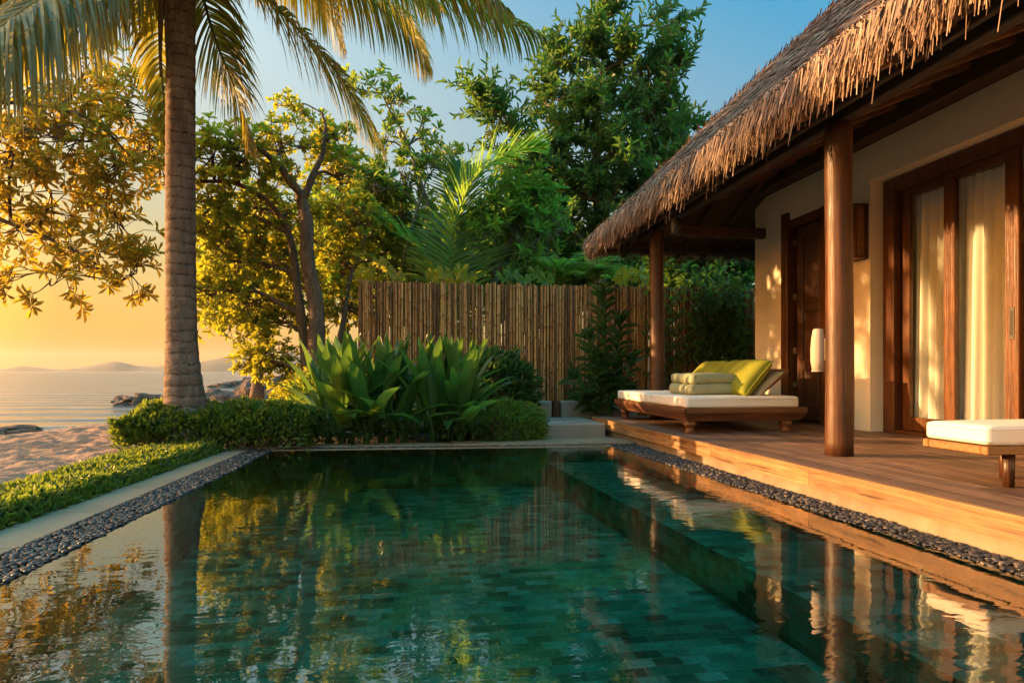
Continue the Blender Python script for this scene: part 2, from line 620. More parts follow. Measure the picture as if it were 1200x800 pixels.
def water_mat():
    """pool water: clear sheet, mirror by Fresnel, small ripples"""
    m, nt = new_mat("pool_water")
    v = coords(nt, (1.0, 1.0, 1.0))
    a = noise(nt, coords(nt, (1.0, 1.7, 1)), 1.5, 2, 0.5, 0.4)
    b = noise(nt, coords(nt, (1.0, 1.8, 1)), 7.5, 2, 0.5, 0.5)
    c = noise(nt, v, 16.0, 1, 0.5)
    area = ramp(nt, noise(nt, v, 0.5, 2), [(0.35, (0.25,) * 3), (0.65, (1.0,) * 3)])
    h = mathn(nt, "ADD", mathn(nt, "MULTIPLY", a, 0.5), mathn(nt, "MULTIPLY", mathn(nt, "ADD", mathn(nt, "MULTIPLY", b, 0.3), mathn(nt, "MULTIPLY", c, 0.035)), area))
    bp = bump(nt, h, 1.0, 0.0055)
    fr = N(nt, "ShaderNodeFresnel", IOR=WATER_IOR)
    nt.links.new(bp, fr.inputs["Normal"])
    gl = N(nt, "ShaderNodeBsdfGlossy", Roughness=0.0, Color=(1, 1, 1, 1))
    nt.links.new(bp, gl.inputs["Normal"])
    tr = N(nt, "ShaderNodeBsdfTransparent", Color=(0.86, 0.97, 0.94, 1))
    mx = N(nt, "ShaderNodeMixShader")
    nt.links.new(fr.outputs[0], mx.inputs[0])
    nt.links.new(tr.outputs[0], mx.inputs[1])
    nt.links.new(gl.outputs[0], mx.inputs[2])
    o = N(nt, "ShaderNodeOutputMaterial")
    nt.links.new(mx.outputs[0], o.inputs[0])
    return m


WATER_IOR = 2.65
M["water"] = water_mat()


def sea_mat():
    m, nt = new_mat("sea")
    v1 = coords(nt, (0.35, 1.0, 1), (0, 0, R(12)))
    a = noise(nt, v1, 0.55, 5, 0.6, 0.3)
    b = noise(nt, v1, 2.2, 3, 0.6)
    w = N(nt, "ShaderNodeTexWave", _bands_direction="Y", Scale=0.09, Distortion=6.0, Detail=3.0)
    w.inputs["Detail Scale"].default_value = 0.5
    nt.links.new(v1, w.inputs["Vector"])
    h = mathn(nt, "ADD", mathn(nt, "MULTIPLY", a, 0.5), mathn(nt, "ADD", mathn(nt, "MULTIPLY", b, 0.2), mathn(nt, "MULTIPLY", w.outputs["Fac"], 0.5)))
    foam = ramp(nt, mathn(nt, "MULTIPLY", w.outputs["Fac"], a), [(0.50, (0, 0, 0)), (0.56, (1, 1, 1))])
    col = mixc(nt, mathn(nt, "MULTIPLY", foam, 0.35), (0.06, 0.08, 0.085), (0.6, 0.52, 0.45))
    finish(nt, col, 0.16, bump(nt, h, 0.9, 0.8), 0.5)
    return m


M["sea"] = sea_mat()


def ground_mat():
    """one sheet: dry beach sand, wet sand by the water, dark garden soil near the pool"""
    m, nt = new_mat("ground")
    tc = N(nt, "ShaderNodeTexCoord")
    a = nt.nodes.new("ShaderNodeAttribute")
    a.attribute_name = "soil"
    soilf = a.outputs["Fac"]
    a2 = nt.nodes.new("ShaderNodeAttribute")
    a2.attribute_name = "wet"
    wet = a2.outputs["Fac"]
    v = tc.outputs["Object"]
    n1 = noise(nt, v, 2.0, 5, 0.6)
    n2 = noise(nt, v, 9.0, 4, 0.6, 0.3)
    n3 = noise(nt, v, 120.0, 2)
    sand = ramp(nt, n1, [(0.3, (0.235, 0.13, 0.082)), (0.7, (0.34, 0.205, 0.135))])
    sand = mixc(nt, 1.0, sand, ramp(nt, n3, [(0.3, (0.8, 0.8, 0.8)), (0.7, (1.15, 1.15, 1.15))]), "MULTIPLY")
    sand = mixc(nt, wet, sand, (0.2, 0.135, 0.09))
    soil = ramp(nt, n2, [(0.3, (0.018, 0.015, 0.008)), (0.7, (0.05, 0.045, 0.02))])
    col = mixc(nt, soilf, sand, soil)
    h = mathn(nt, "ADD", mathn(nt, "MULTIPLY", n2, 0.9), mathn(nt, "MULTIPLY", n3, 0.06))
    rr = ramp(nt, wet, [(0.0, (0.9,) * 3), (1.0, (0.3,) * 3)])
    finish(nt, col, rr, bump(nt, h, 0.7, 0.05), 0.3)
    return m


M["ground"] = ground_mat()


def rock_mat():
    m, nt = new_mat("rock")
    v = coords(nt)
    n1 = noise(nt, v, 1.2, 7, 0.65)
    n2 = noise(nt, v, 6, 6, 0.7)
    col = ramp(nt, n1, [(0.3, (0.06, 0.036, 0.026)), (0.7, (0.2, 0.12, 0.08))])
    finish(nt, col, 0.85, bump(nt, n2, 0.9, 0.12), 0.2)
    return m


M["rock"] = rock_mat()
M["hill"] = plain_mat("hill", (0.10, 0.085, 0.05), 0.95, 0.004, 0.3, 0.0)


def pebble_mat():
    m, nt = new_mat("pebble")
    r = rnd_attr(nt)
    col = ramp(nt, r, [(0, (0.009, 0.009, 0.01)), (0.5, (0.024, 0.022, 0.022)), (0.85, (0.05, 0.042, 0.035)), (1, (0.16, 0.115, 0.075))])
    finish(nt, col, 0.5, None, 0.5)
    return m


M["pebble"] = pebble_mat()


def glass_mat():
    m, nt = new_mat("glass")
    fr = N(nt, "ShaderNodeFresnel", IOR=1.45)
    gl = N(nt, "ShaderNodeBsdfGlossy", Roughness=0.0)
    tr = N(nt, "ShaderNodeBsdfTransparent", Color=(0.95, 0.97, 0.95, 1))
    mx = N(nt, "ShaderNodeMixShader")
    gg = N(nt, "ShaderNodeNewGeometry")
    front = mathn(nt, "SUBTRACT", 1.0, gg.outputs["Backfacing"])
    nt.links.new(mathn(nt, "MULTIPLY", fr.outputs[0], front), mx.inputs[0])
    nt.links.new(tr.outputs[0], mx.inputs[1])
    nt.links.new(gl.outputs[0], mx.inputs[2])
    o = N(nt, "ShaderNodeOutputMaterial")
    nt.links.new(mx.outputs[0], o.inputs[0])
    return m


M["glass"] = glass_mat()


def cloth_mat(name, c, t, tw):
    m, nt = new_mat(name)
    d = N(nt, "ShaderNodeBsdfDiffuse", Color=(*c, 1))
    tl = N(nt, "ShaderNodeBsdfTranslucent", Color=(*t, 1))
    mx = N(nt, "ShaderNodeMixShader", i0=tw)
    nt.links.new(d.outputs[0], mx.inputs[1])
    nt.links.new(tl.outputs[0], mx.inputs[2])
    o = N(nt, "ShaderNodeOutputMaterial")
    nt.links.new(mx.outputs[0], o.inputs[0])
    return m


M["curtain"] = cloth_mat("curtain", (0.90, 0.87, 0.82), (0.7, 0.68, 0.62), 0.2)
M["frost"] = cloth_mat("frost", (0.55, 0.46, 0.37), (0.5, 0.42, 0.33), 0.3)

# ------------------------------------------------------------------ light, sky, camera
SUN_AZ, SUN_EL = -72.0, 10.0
world = bpy.data.worlds.new("World")
scene.world = world
world.use_nodes = True
wn = world.node_tree
wn.nodes.clear()
sky = N(wn, "ShaderNodeTexSky", _sky_type="NISHITA", _sun_disc=False)
sky.sun_elevation = R(SUN_EL)
sky.sun_rotation = R(SUN_AZ)
sky.altitude = 0
sky.air_density = 1.9
sky.dust_density = 1.5
sky.ozone_density = 3.0
bg = N(wn, "ShaderNodeBackground", Strength=0.104)
wo = N(wn, "ShaderNodeOutputWorld")
# sky brightness range compressed so shade reads brighter against it, colour kept
gm = N(wn, "ShaderNodeGamma", Gamma=0.5)
hs = N(wn, "ShaderNodeHueSaturation", Saturation=1.3, Value=1.0)
wn.links.new(sky.outputs[0], gm.inputs[0])
wn.links.new(gm.outputs[0], hs.inputs["Color"])
tcw = N(wn, "ShaderNodeTexCoord")
sw = N(wn, "ShaderNodeSeparateXYZ")
wn.links.new(tcw.outputs["Generated"], sw.inputs[0])
# blue deepens overhead and away from the sun
az = mathn(wn, "ADD", mathn(wn, "MULTIPLY", sw.outputs[0], 0.42), mathn(wn, "MULTIPLY", sw.outputs[1], -0.10))
deep = mathn(wn, "ADD", mathn(wn, "ADD", sw.outputs[2], az), 0.3)
tint = ramp(wn, deep, [(0.08, (1.22, 0.76, 0.22)), (0.22, (1.20, 0.88, 0.50)), (0.40, (1.14, 1.06, 1.0)), (0.54, (1.0, 1.08, 1.16)), (0.90, (0.14, 0.57, 0.99))])
vis = mixc(wn, 1.0, hs.outputs[0], tint, "MULTIPLY")
# added fill: unseen sky overhead and behind the camera brightened to lift the shade
w_fill = mathn(wn, "SUBTRACT", mathn(wn, "MULTIPLY", sw.outputs[2], 1.1), mathn(wn, "MULTIPLY", sw.outputs[1], 0.30))
sky_fill = ramp(wn, w_fill, [(0.05, (1.0, 1.0, 1.0)), (0.45, (2.3, 1.92, 1.5)), (0.82, (5.8, 4.5, 3.2)), (1.0, (10.5, 8.2, 5.7))])
# bright glow of the low sun, outside the frame on the left
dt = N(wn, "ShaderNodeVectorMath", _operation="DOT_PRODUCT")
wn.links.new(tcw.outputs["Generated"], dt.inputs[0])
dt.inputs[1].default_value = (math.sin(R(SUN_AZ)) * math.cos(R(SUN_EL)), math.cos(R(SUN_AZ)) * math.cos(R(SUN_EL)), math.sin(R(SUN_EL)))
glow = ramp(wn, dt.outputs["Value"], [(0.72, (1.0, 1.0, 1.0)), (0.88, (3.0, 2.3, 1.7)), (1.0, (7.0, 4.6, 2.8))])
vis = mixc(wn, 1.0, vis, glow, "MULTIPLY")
wn.links.new(mixc(wn, 1.0, vis, sky_fill, "MULTIPLY"), bg.inputs[0])
wn.links.new(bg.outputs[0], wo.inputs[0])

sun = bpy.data.lights.new("sun", "SUN")
sun.energy = 4.1
sun.angle = R(0.6)
sun.color = (1.0, 0.56, 0.22)
so = bpy.data.objects.new("sun", sun)
COL.objects.link(so)
sd = Vector((math.sin(R(SUN_AZ)) * math.cos(R(SUN_EL)), math.cos(R(SUN_AZ)) * math.cos(R(SUN_EL)), math.sin(R(SUN_EL))))
so.rotation_euler = sd.to_track_quat("Z", "Y").to_euler()
so.location = (-30, 20, 12)

cam = bpy.data.cameras.new("camera")
cam.lens = 36 * F / 1200
cam.sensor_width = 36
cam.shift_y = 34 / 1200
cam.clip_end = 20000
cam.clip_start = 0.02
co = bpy.data.objects.new("camera", cam)
COL.objects.link(co)
co.location = (0, 0, HC)
co.rotation_euler = (R(90), 0, -TH)
scene.camera = co

vs = scene.view_settings
scene.display_settings.display_device = "sRGB"
vs.view_transform = "Standard"
vs.look = "None"
vs.exposure = 1.87
vs.gamma = 1.0
vs.use_curve_mapping = False
cy = scene.cycles
cy.use_denoising = True
cy.max_bounces = 8
cy.diffuse_bounces = 4
cy.glossy_bounces = 4
cy.transparent_max_bounces = 16
cy.transmission_bounces = 6
cy.sample_clamp_indirect = 4.0
cy.caustics_reflective = False
cy.caustics_refractive = False
scene.render.use_persistent_data = False


# ------------------------------------------------------------------ edges of the pool and deck as lines x(y)
def XL(y): return -1.99 + 0.025 * y            # pool, left water edge
def XPO(y): return -2.33 + 0.03 * y            # left pebbles, outer edge
def XCO(y): return -2.84 + 0.055 * y           # left coping, outer edge
def XR(y): return 3.085 - 0.072 * y            # pool, right water edge
def XP(y): return 3.205 - 0.036 * y            # plinth under the deck edge
def XD(y): return 3.20 - 0.038 * y             # deck edge
def YB(x): return 7.95 - 0.055 * x             # pool, back water edge


Y0 = -2.2                                      # near end of the pool, behind the camera


# ------------------------------------------------------------------ ground sheet
def shore_s(x, y):
    """distance inland from the waterline"""
    xs = -13.1 + 0.24 * (np.minimum(y, 45) - 21.7) + 0.6 * np.sin(y * 0.35) + 0.25 * np.sin(y * 0.9 + 1) - 0.30 * np.maximum(y - 45, 0)
    return (x - xs) * 0.97


def ground_h(x, y):
    s = shore_s(x, y)
    h = -1.0 + 0.045 * np.clip(s, -40, 3) + 0.125 * np.clip(s - 3, 0, 7.0)
    return np.where(h > -0.05, -0.05, h)


def axis(lo, hi, dense_lo, dense_hi, dstep, cstep):
    a = list(np.arange(dense_lo, dense_hi, dstep))
    x, st = dense_lo, dstep
    while x > lo:
        st = min(st * 1.35, cstep)
        x -= st
        a.insert(0, x)
    x, st = a[-1], dstep
    while x < hi:
        st = min(st * 1.35, cstep)
        x += st
        a.append(x)
    return np.array(a)


gx = axis(-60, 900, -13, -2.4, 0.055, 120)
gy = axis(-60, 1500, 2.5, 18, 0.055, 160)
GX, GY = np.meshgrid(gx, gy, indexing="ij")
GZ = ground_h(GX, GY)
beach = np.clip((-3.2 - GX) / 0.6, 0, 1) * np.clip((GY + 20) / 5, 0, 1) * np.clip((60 - GY) / 5, 0, 1)
# trampled dry sand
tr_h = np.zeros_like(GZ)
mask = (beach > 0) & (GX > -16) & (GY < 20) & (GY > 1)
ii = np.argwhere(mask)
for a, b in ii:
    x, y = GX[a, b], GY[a, b]
    tr_h[a, b] = 0.042 * mnoise.noise(Vector((x * 3.2, y * 3.2, 0))) + 0.038 * mnoise.noise(Vector((x * 7.5, y * 7.5, 3))) + 0.05 * mnoise.noise(Vector((x * 0.8, y * 0.8, 7)))
S_ = shore_s(GX, GY)
tr_h *= np.clip((S_ - 1.0) / 2.0, 0.05, 1)
GZ = GZ + tr_h * beach
wet_ = np.clip((1.6 - S_) / 1.4, 0, 1)
soil_ = 1 - np.clip((-3.45 - GX + 0.15 * np.sin(GY * 2)) / 0.35, 0, 1)
gb = MB()
A, B = GX.shape
i, j = np.meshgrid(np.arange(A - 1), np.arange(B - 1), indexing="ij")
i, j = i.ravel(), j.ravel()
q = np.c_[i * B + j, (i + 1) * B + j, (i + 1) * B + j + 1, i * B + j + 1]
cx = (GX[i, j] + GX[i + 1, j + 1]) / 2
cyy = (GY[i, j] + GY[i + 1, j + 1]) / 2
GZp = GZ.copy()
inpool = (GX > -2.35) & (GX < 3.3) & (GY > Y0 - 0.6) & (GY < 8.05)
GZp[inpool] = -1.6
gb.add(np.stack([GX, GY, GZp], -1), q, 0.5)
go = gb.build("ground", M["ground"], smooth=True)
tag(go, "pinkish beach sand with footprints running into dark garden soil", None, kind="structure")
for nm, arr in (("wet", wet_), ("soil", soil_)):
    a_ = go.data.attributes.new(nm, "FLOAT", "POINT")
    a_.data.foreach_set("value", arr.astype(np.float32).ravel())

# sea
sb = MB()
sx = np.array([-4000, -2500, -900, -300, -120, -60, -30, -16, -8, 20, 200, 1500, 4000.0])
sy = np.array([-400, -60, 0, 15, 30, 60, 120, 300, 700, 1500, 3000, 5000.0])
SX, SY = np.meshgrid(sx, sy, indexing="ij")
sb.grid(np.stack([SX, SY, np.full_like(SX, -1.0)], -1), 0.5)
tag(sb.build("sea", M["sea"]), "calm sea with low ripples under the sunset", None, kind="structure")


# hills across the bay
def hills(name, label, ctrl, Y, depth, seed):
    r_ = np.random.default_rng(seed)
    xs = [c[0] for c in ctrl]
    ys = [c[1] for c in ctrl]
    px = np.linspace(xs[0], xs[-1], 90)
    top = np.interp(px, xs, ys)
    P = np.zeros((90, 9, 3))
    for a in range(90):
        base = aty(px[a], 434, Y)
        H = max(0.0, (434 - top[a]) / F * dist(px[a], Y))
        for b in range(9):
            k = b / 8.0
            e = math.sin(math.pi * min(1, k * 1.0)) ** 0.8
            n_ = mnoise.noise(Vector((px[a] * 0.05, b * 0.9, seed)))
            P[a, b] = (base[0] * (1 + k * depth / Y), Y + k * depth, -1.5 + e * (H + 2.5) * (1 + 0.10 * n_))
    b_ = MB()
    b_.grid(P, 0.5)
    tag(b_.build(name, M["hill"], smooth=True), label, None, kind="structure")


hills("hills", "low hazy hill ridge across the bay on the left", [(-260, 433), (-120, 430), (-40, 431), (0, 433), (25, 428), (45, 430), (70, 433), (95, 430), (118, 425), (133, 421), (146, 424), (160, 428), (180, 429), (200, 427), (230, 424), (262, 428), (300, 433)], 1900, 500, 3)
hills("hills", "broad nearer hill behind the trees across the bay", [(205, 434), (225, 424), (250, 419), (285, 412), (330, 408), (400, 396), (520, 392), (640, 400), (800, 420), (900, 434)], 1500, 500, 5)


# ------------------------------------------------------------------ pool
def strip(xa, xb, y0, y1, z):
    n = 24
    P = np.zeros((n, 2, 3))
    for k, y in enumerate(np.linspace(y0, y1, n)):
        P[k, 0] = (xa(y), y, z)
        P[k, 1] = (xb(y), y, z)
    return P


XLG = lambda y: XR(y) - 0.86
LEDGE, FLOOR = -0.20, -0.50
pb = MB()


def wall_quad(p, q, z0, z1):
    pb.add([[p[0], p[1], z0], [q[0], q[1], z0], [q[0], q[1], z1], [p[0], p[1], z1]], [[0, 1, 2, 3]], 0.5)


yb = lambda x: YB(x)
cL, cR, cG = (XL(8.05), YB(XL(8.05))), (XR(7.75), YB(XR(7.75))), (XLG(7.8), YB(XLG(7.8)))
nL, nR, nG = (XL(Y0), Y0), (XR(Y0), Y0), (XLG(Y0), Y0)
pb.add([[*nL, FLOOR], [*nG, FLOOR], [*cG, FLOOR], [*cL, FLOOR]], [[0, 1, 2, 3]], 0.5)
pb.add([[*nG, LEDGE], [*nR, LEDGE], [*cR, LEDGE], [*cG, LEDGE]], [[0, 1, 2, 3]], 0.5)
wall_quad(nL, cL, FLOOR, -0.006)
wall_quad(cL, cG, FLOOR, -0.006)
wall_quad(cG, cR, LEDGE, -0.006)
wall_quad(cR, nR, LEDGE, -0.006)
wall_quad(cG, nG, FLOOR, LEDGE)
wall_quad(nR, nL, FLOOR, -0.006)
tag(pb.build("pool_basin", M["tile"]), "green tiled pool basin with a shallow ledge along the deck", None, kind="structure")
wb = MB()
wb.add([[*nL, 0], [*nR, 0], [*cR, 0], [*cL, 0]], [[0, 1, 2, 3]], 0.5)
tag(wb.build("pool_water", M["water"]), "still pool water mirroring trees and sky", None, kind="structure")

# bed of the pebble channels (left, right, back)
ch = MB()
ch.grid(strip(XL, XPO, Y0, 8.2, -0.012)[:, ::-1], 0.2)
ch.grid(strip(XR, XP, Y0, 7.72, -0.012), 0.2)
ch.add([[XL(8), YB(XL(8)), -0.013], [XR(7.7), YB(XR(7.7)), -0.013], [XP(7.7), YB(XR(7.7)) + 0.35, -0.013], [XL(8), YB(XL(8)) + 0.3, -0.013]], [[0, 1, 2, 3]], 0.2)
tag(ch.build("pebble_bed", M["black"]), "dark bed under the pebble channels", None, kind="structure")


def ico():
    import bmesh
    bm = bmesh.new()
    bmesh.ops.create_icosphere(bm, subdivisions=2, radius=1)
    V = np.array([v.co[:] for v in bm.verts])
    T = np.array([[v.index for v in f.verts] for f in bm.faces])
    bm.free()
    return V, T


IV, IT = ico()


def pebbles(name, label, pts, size):
    n = len(pts)
    ang = rng.uniform(0, math.pi, n)
    a = size * rng.uniform(0.5, 1.6, n)
    b = a * rng.uniform(0.55, 0.8, n)
    c = a * rng.uniform(0.35, 0.5, n)
    L = IV[None] * np.stack([a, b, c], -1)[:, None]
    X = L[..., 0] * np.cos(ang)[:, None] - L[..., 1] * np.sin(ang)[:, None]
    Y = L[..., 0] * np.sin(ang)[:, None] + L[..., 1] * np.cos(ang)[:, None]
    V = np.stack([X, Y, L[..., 2]], -1) + pts[:, None]
    T = IT[None] + (np.arange(n) * len(IV))[:, None, None]
    b_ = MB()
    b_.add(V, T.reshape(-1, 3), np.repeat(rng.random(n), len(IT)))
    tag(b_.build(name, M["pebble"], smooth=True), label, "pebbles", kind="stuff")


def fill_strip(xa, xb, y0, y1, pitch, z):
    out = []
    y = y0
    while y < y1:
        x = xa(y) + pitch * 0.3
        while x < xb(y) - pitch * 0.2:
            out.append((x + random.uniform(-1, 1) * pitch * 0.35, y + random.uniform(-1, 1) * pitch * 0.35, z + random.uniform(-0.004, 0.007)))
            x += pitch
        y += pitch * 0.8
    return np.array(out)


pebbles("pebbles", "dark smooth pebbles in the channel between water and left stone edging", fill_strip(XPO, XL, 1.6, 8.1, 0.029, 0.002), 0.0165)
pebbles("pebbles", "dark pebbles in the channel below the wooden deck", fill_strip(XR, XP, 1.6, 7.75, 0.029, 0.002), 0.0165)
bk = []
for k in range(1300):
    x = random.uniform(XL(8), XP(7.8))
    bk.append((x, YB(x) + random.uniform(0.06, 0.2 if x < 2.3 else 0.28), random.uniform(-0.002, 0.006)))
pebbles("pebbles", "thin line of pebbles along the far edge of the pool", np.array(bk), 0.019)

# stone edging on the left: long slabs
cb = MB()
y = -1.6
while y < 8.2:
    y1 = min(y + 0.9, 8.3)
    cb.prism([(XCO(y), y + 0.004), (XPO(y) - 0.006, y + 0.004), (XPO(y1) - 0.006, y1 - 0.004), (XCO(y1), y1 - 0.004)], -0.12, 0.012)
    y = y1
tag(cb.build("pool_edging", M["coping"]), "pale stone edging slabs on the left of the pool", None, kind="structure")
# far lip of the pool and slab behind it
lb = MB()
lb.prism([(XPO(8) - .1, YB(-2) + 0.002), (XR(7.7), YB(XR(7.7)) + 0.002), (XR(7.7), YB(XR(7.7)) + 0.05), (XPO(8) - .1, YB(-2) + 0.05)], -0.1, 0.008)
lb.prism([(0.45, YB(0.45) + 0.21), (2.9, YB(2.9) + 0.21), (2.9, YB(2.9) + 0.62), (0.45, YB(0.45) + 0.62)], -0.1, 0.03)
lb.prism([(-2.4, YB(-2.4) + 0.21), (0.44, YB(0.44) + 0.21), (0.44, YB(0.44) + 0.5), (-2.4, YB(-2.4) + 0.5)], -0.1, 0.02)
tag(lb.build("pool_edging", M["coping"]), "grey stone edging along the far end of the pool", None, kind="structure")
nb = MB()
nb.prism([(-3, Y0 - 0.6), (3.2, Y0 - 0.6), (3.2, Y0), (-3, Y0)], -0.12, 0.012)
tag(nb.build("pool_edging", M["coping"]), "stone edging at the near end of the pool", None, kind="structure")

# stone step and planter walls behind the pool
stp = MB()
stp.box(1.62, 2.78, 8.9, 10.3, -0.1, 0.2, 0.012)
tag(stp.build("stone_step", M["stone"]), "broad grey stone step beside the far corner of the deck", "step")
for (x0, x1, lab) in ((0.9, 2.32, "low stone planter wall behind the dense small-leaved bush"), (2.5, 3.9, "low stone planter wall behind the tall dark plant by the deck")):
    p_ = MB()
    p_.box(x0, x1, 10.55, 10.85, -0.1, 0.46, 0.015)
    tag(p_.build("planter_wall", M["stone"]), lab, "low wall", "low stone planter walls")
gr_ = MB()
gr_.box(1.5, 6.2, 8.35, 10.6, -0.2, 0.0, 0)
tag(gr_.build("garden_soil", M["ground"]), "dark soil and moss beside the step", None, kind="structure")

# ------------------------------------------------------------------ villa
villa = thing("villa", "thatched villa with cream walls, wooden veranda and sliding doors", "house", (5.5, 5, 0))
XW = 5.5
# deck boards: run with the pool edge
db = MB()
x_in = 5.78
nbd = 25
for k in range(nbd):
    f0, f1 = k / nbd, (k + 1) / nbd
    e0 = lambda y: XD(y) + (x_in - XD(y)) * f0 + 0.0006
    e1 = lambda y: XD(y) + (x_in - XD(y)) * f1 - 0.001
    y = -2.2 + random.uniform(-1.5, 0)
    while y < 9.66:
        y1 = min(y + random.uniform(2.2, 3.4), 9.66)
        if y1 > -2.2:
            db.prism([(e0(y), y + .002), (e1(y), y + .002), (e1(y1), y1 - .002), (e0(y1), y1 - .002)], 0.222, 0.25 + random.uniform(-.0005, .0005))
        y = y1
db.prism([(XD(-2.2) + .01, -2.2), (5.77, -2.2), (5.77, 9.65), (XD(9.65) + .01, 9.65)], 0.18, 0.2455, rnd=0.2)
dk = db.build("deck", M["deck"], villa)
fb = MB()
y = -2.2
for (y0, y1) in ((-2.2, 2.1), (2.104, 5.9), (5.904, 9.68)):
    fb.prism([(XD(y0) - 0.034, y0), (XD(y0) - 0.002, y0), (XD(y1) - 0.002, y1), (XD(y1) - 0.034, y1)], 0.222, 0.2495)
    ym_ = y0 + (y1 - y0) * 0.6
    for (ya_, yb2) in ((y0, ym_ - 0.002), (ym_ + 0.002, y1)):
        fb.prism([(XD(ya_) - 0.026, ya_), (XD(ya_) - 0.002, ya_), (XD(yb2) - 0.002, yb2), (XD(yb2) - 0.026, yb2)], 0.105, 0.2195)
fb.box(XD(9.68) - 0.028, 5.3, 9.664, 9.69, 0.125, 0.248)
fb.build("fascia_board", M["fascia"], dk)
plb = MB()
plb.prism([(XP(-2.2) + 0.015, -2.2), (5.3, -2.2), (5.3, 9.6), (XP(9.6) + 0.015, 9.6)], -0.15, 0.103)
plb.build("plinth", M["plinth"], villa)

# walls
WT, WIN = 3.77, XW + 0.2
YJ = 6.81          # edge of the sliding door opening
wl = MB()
b0, b1, bh = 7.62, 8.60, 3.20      # timber door opening
wl.box(XW, WIN, b1, 9.42, 0.2, WT)
wl.box(XW, WIN, b0, b1, bh, WT)
wl.box(XW, WIN, YJ, b0, 0.2, WT)
wl.box(XW, WIN + 0.04, -2.4, YJ - 0.002, 3.33, WT)
wl.box(XW, WIN, -2.4, 2.0, 0.2, 3.328)
wl.box(WIN + .003, 10.5, 9.22, 9.42, 0.2, WT)
wl.build("wall", M["plaster"], villa)
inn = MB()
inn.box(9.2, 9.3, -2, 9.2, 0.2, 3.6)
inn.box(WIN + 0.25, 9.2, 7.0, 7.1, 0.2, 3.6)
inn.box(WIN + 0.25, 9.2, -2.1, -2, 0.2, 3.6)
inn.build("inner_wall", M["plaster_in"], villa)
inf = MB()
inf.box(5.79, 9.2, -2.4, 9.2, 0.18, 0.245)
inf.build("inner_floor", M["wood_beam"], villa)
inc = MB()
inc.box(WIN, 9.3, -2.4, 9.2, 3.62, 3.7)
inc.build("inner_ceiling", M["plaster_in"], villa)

# sliding doors: plane x = 5.72
XG = 5.70


def frame_bar(b, x0, x1, y0, y1, z0, z1):
    b.box(x0, x1, y0, y1, z0, z1, 0.006)


df = MB()
frame_bar(df, XG - 0.03, XG + 0.14, 6.63, YJ - 0.004, 0.25, 3.32)     # jamb
frame_bar(df, XG - 0.03, XG + 0.14, 2.0, 6.627, 3.16, 3.32)            # head
frame_bar(df, XG - 0.02, XG + 0.14, 2.0, 6.627, 0.25, 0.285)           # sill track
frame_bar(df, XG - 0.03, XG + 0.14, 2.0, 2.15, 0.288, 3.157)
df.build("door_frame", M["wood_door"], villa)


def leaf_door(ya, yb_, x, stile=0.17, handle=None):
    b = MB()
    b.box(x, x + 0.05, ya, ya + stile, 0.29, 3.155, 0.006)
    b.box(x, x + 0.05, yb_ - stile, yb_, 0.29, 3.155, 0.006)
    b.box(x + .002, x + 0.048, ya + stile + .001, yb_ - stile - .001, 0.29, 0.45, 0.006)
    b.box(x + .002, x + 0.048, ya + stile + .001, yb_ - stile - .001, 3.06, 3.155, 0.006)
    d = b.build("sliding_door", M["wood_door"], villa)
    g = MB()
    g.box(x + 0.02, x + 0.026, ya + stile, yb_ - stile, 0.45, 3.06)
    g.build("pane", M["glass"], d)
    if handle:
        h = MB()
        y = handle
        h.box(x - 0.006, x + 0.001, y - 0.028, y + 0.028, 1.30, 1.62, 0.003)
        h.build("handle", M["metal"], d)
        h = MB()
        h.box(x - 0.0075, x - 0.0065, y - 0.014, y + 0.014, 1.34, 1.58)
        h.build("handle_recess_shade", M["black"], d)  # raised black strip, shade drawn in place of a hollow grip
    return d


leaf_door(5.86, 6.60, XG + 0.06, 0.11)
leaf_door(5.10, 5.96, XG + 0.005, 0.145, 5.17)
leaf_door(3.40, 5.095, XG + 0.075, 0.15)
leaf_door(2.16, 3.39, XG + 0.005, 0.15)

# timber panelled door standing open in the second opening
tf = MB()
tf.box(XW - 0.05, XW + 0.16, b1 - 0.14, b1 + 0.02, 0.25, 3.36, 0.008)
tf.box(XW - 0.02, XW + 0.16, b0 + 0.1, b1 - 0.142, 3.12, 3.24, 0.006)
tf.box(XW - 0.03, XW + 0.16, b0 - 0.02, b0 + 0.098, 0.25, 3.25, 0.008)
tf.build("timber_door_frame", M["wood_door"], villa)
tdm = MB()
xd = XW + 0.05
ya, yb_ = b0 + 0.11, b1 - 0.24
for (p, q_) in ((ya, ya + 0.13), (yb_ - 0.13, yb_)):
    tdm.box(xd, xd + 0.06, p, q_, 0.28, 3.1, 0.006)
for (z0, z1) in ((0.28, 0.5), (1.0, 1.15), (1.85, 1.97), (2.95, 3.1)):
    tdm.box(xd + .002, xd + 0.058, ya + .131, yb_ - .131, z0, z1, 0.006)
for (z0, z1) in ((0.5, 1.0), (1.15, 1.85), (1.97, 2.95)):
    tdm.box(xd + .022, xd + 0.045, ya + .13, yb_ - .13, z0 + .001, z1 - .001, 0)
    tdm.box(xd + .012, xd + 0.05, ya + .17, yb_ - .17, z0 + .05, z1 - .05, 0.01)
td = tdm.build("timber_door", M["wood_dark"], villa)
for z in (0.75, 1.25, 2.05, 2.85):
    hg = MB()
    hg.box(xd - 0.01, xd + 0.03, yb_ + 0.002, b1 - 0.143, z, z + 0.09, 0.004)
    hg.build("hinge", M["metal"], td)
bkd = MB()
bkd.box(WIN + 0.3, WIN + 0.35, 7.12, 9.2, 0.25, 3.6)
bkd.build("dark_backing", M["black"], villa)  # black sheet stands in for the shaded room behind the timber door

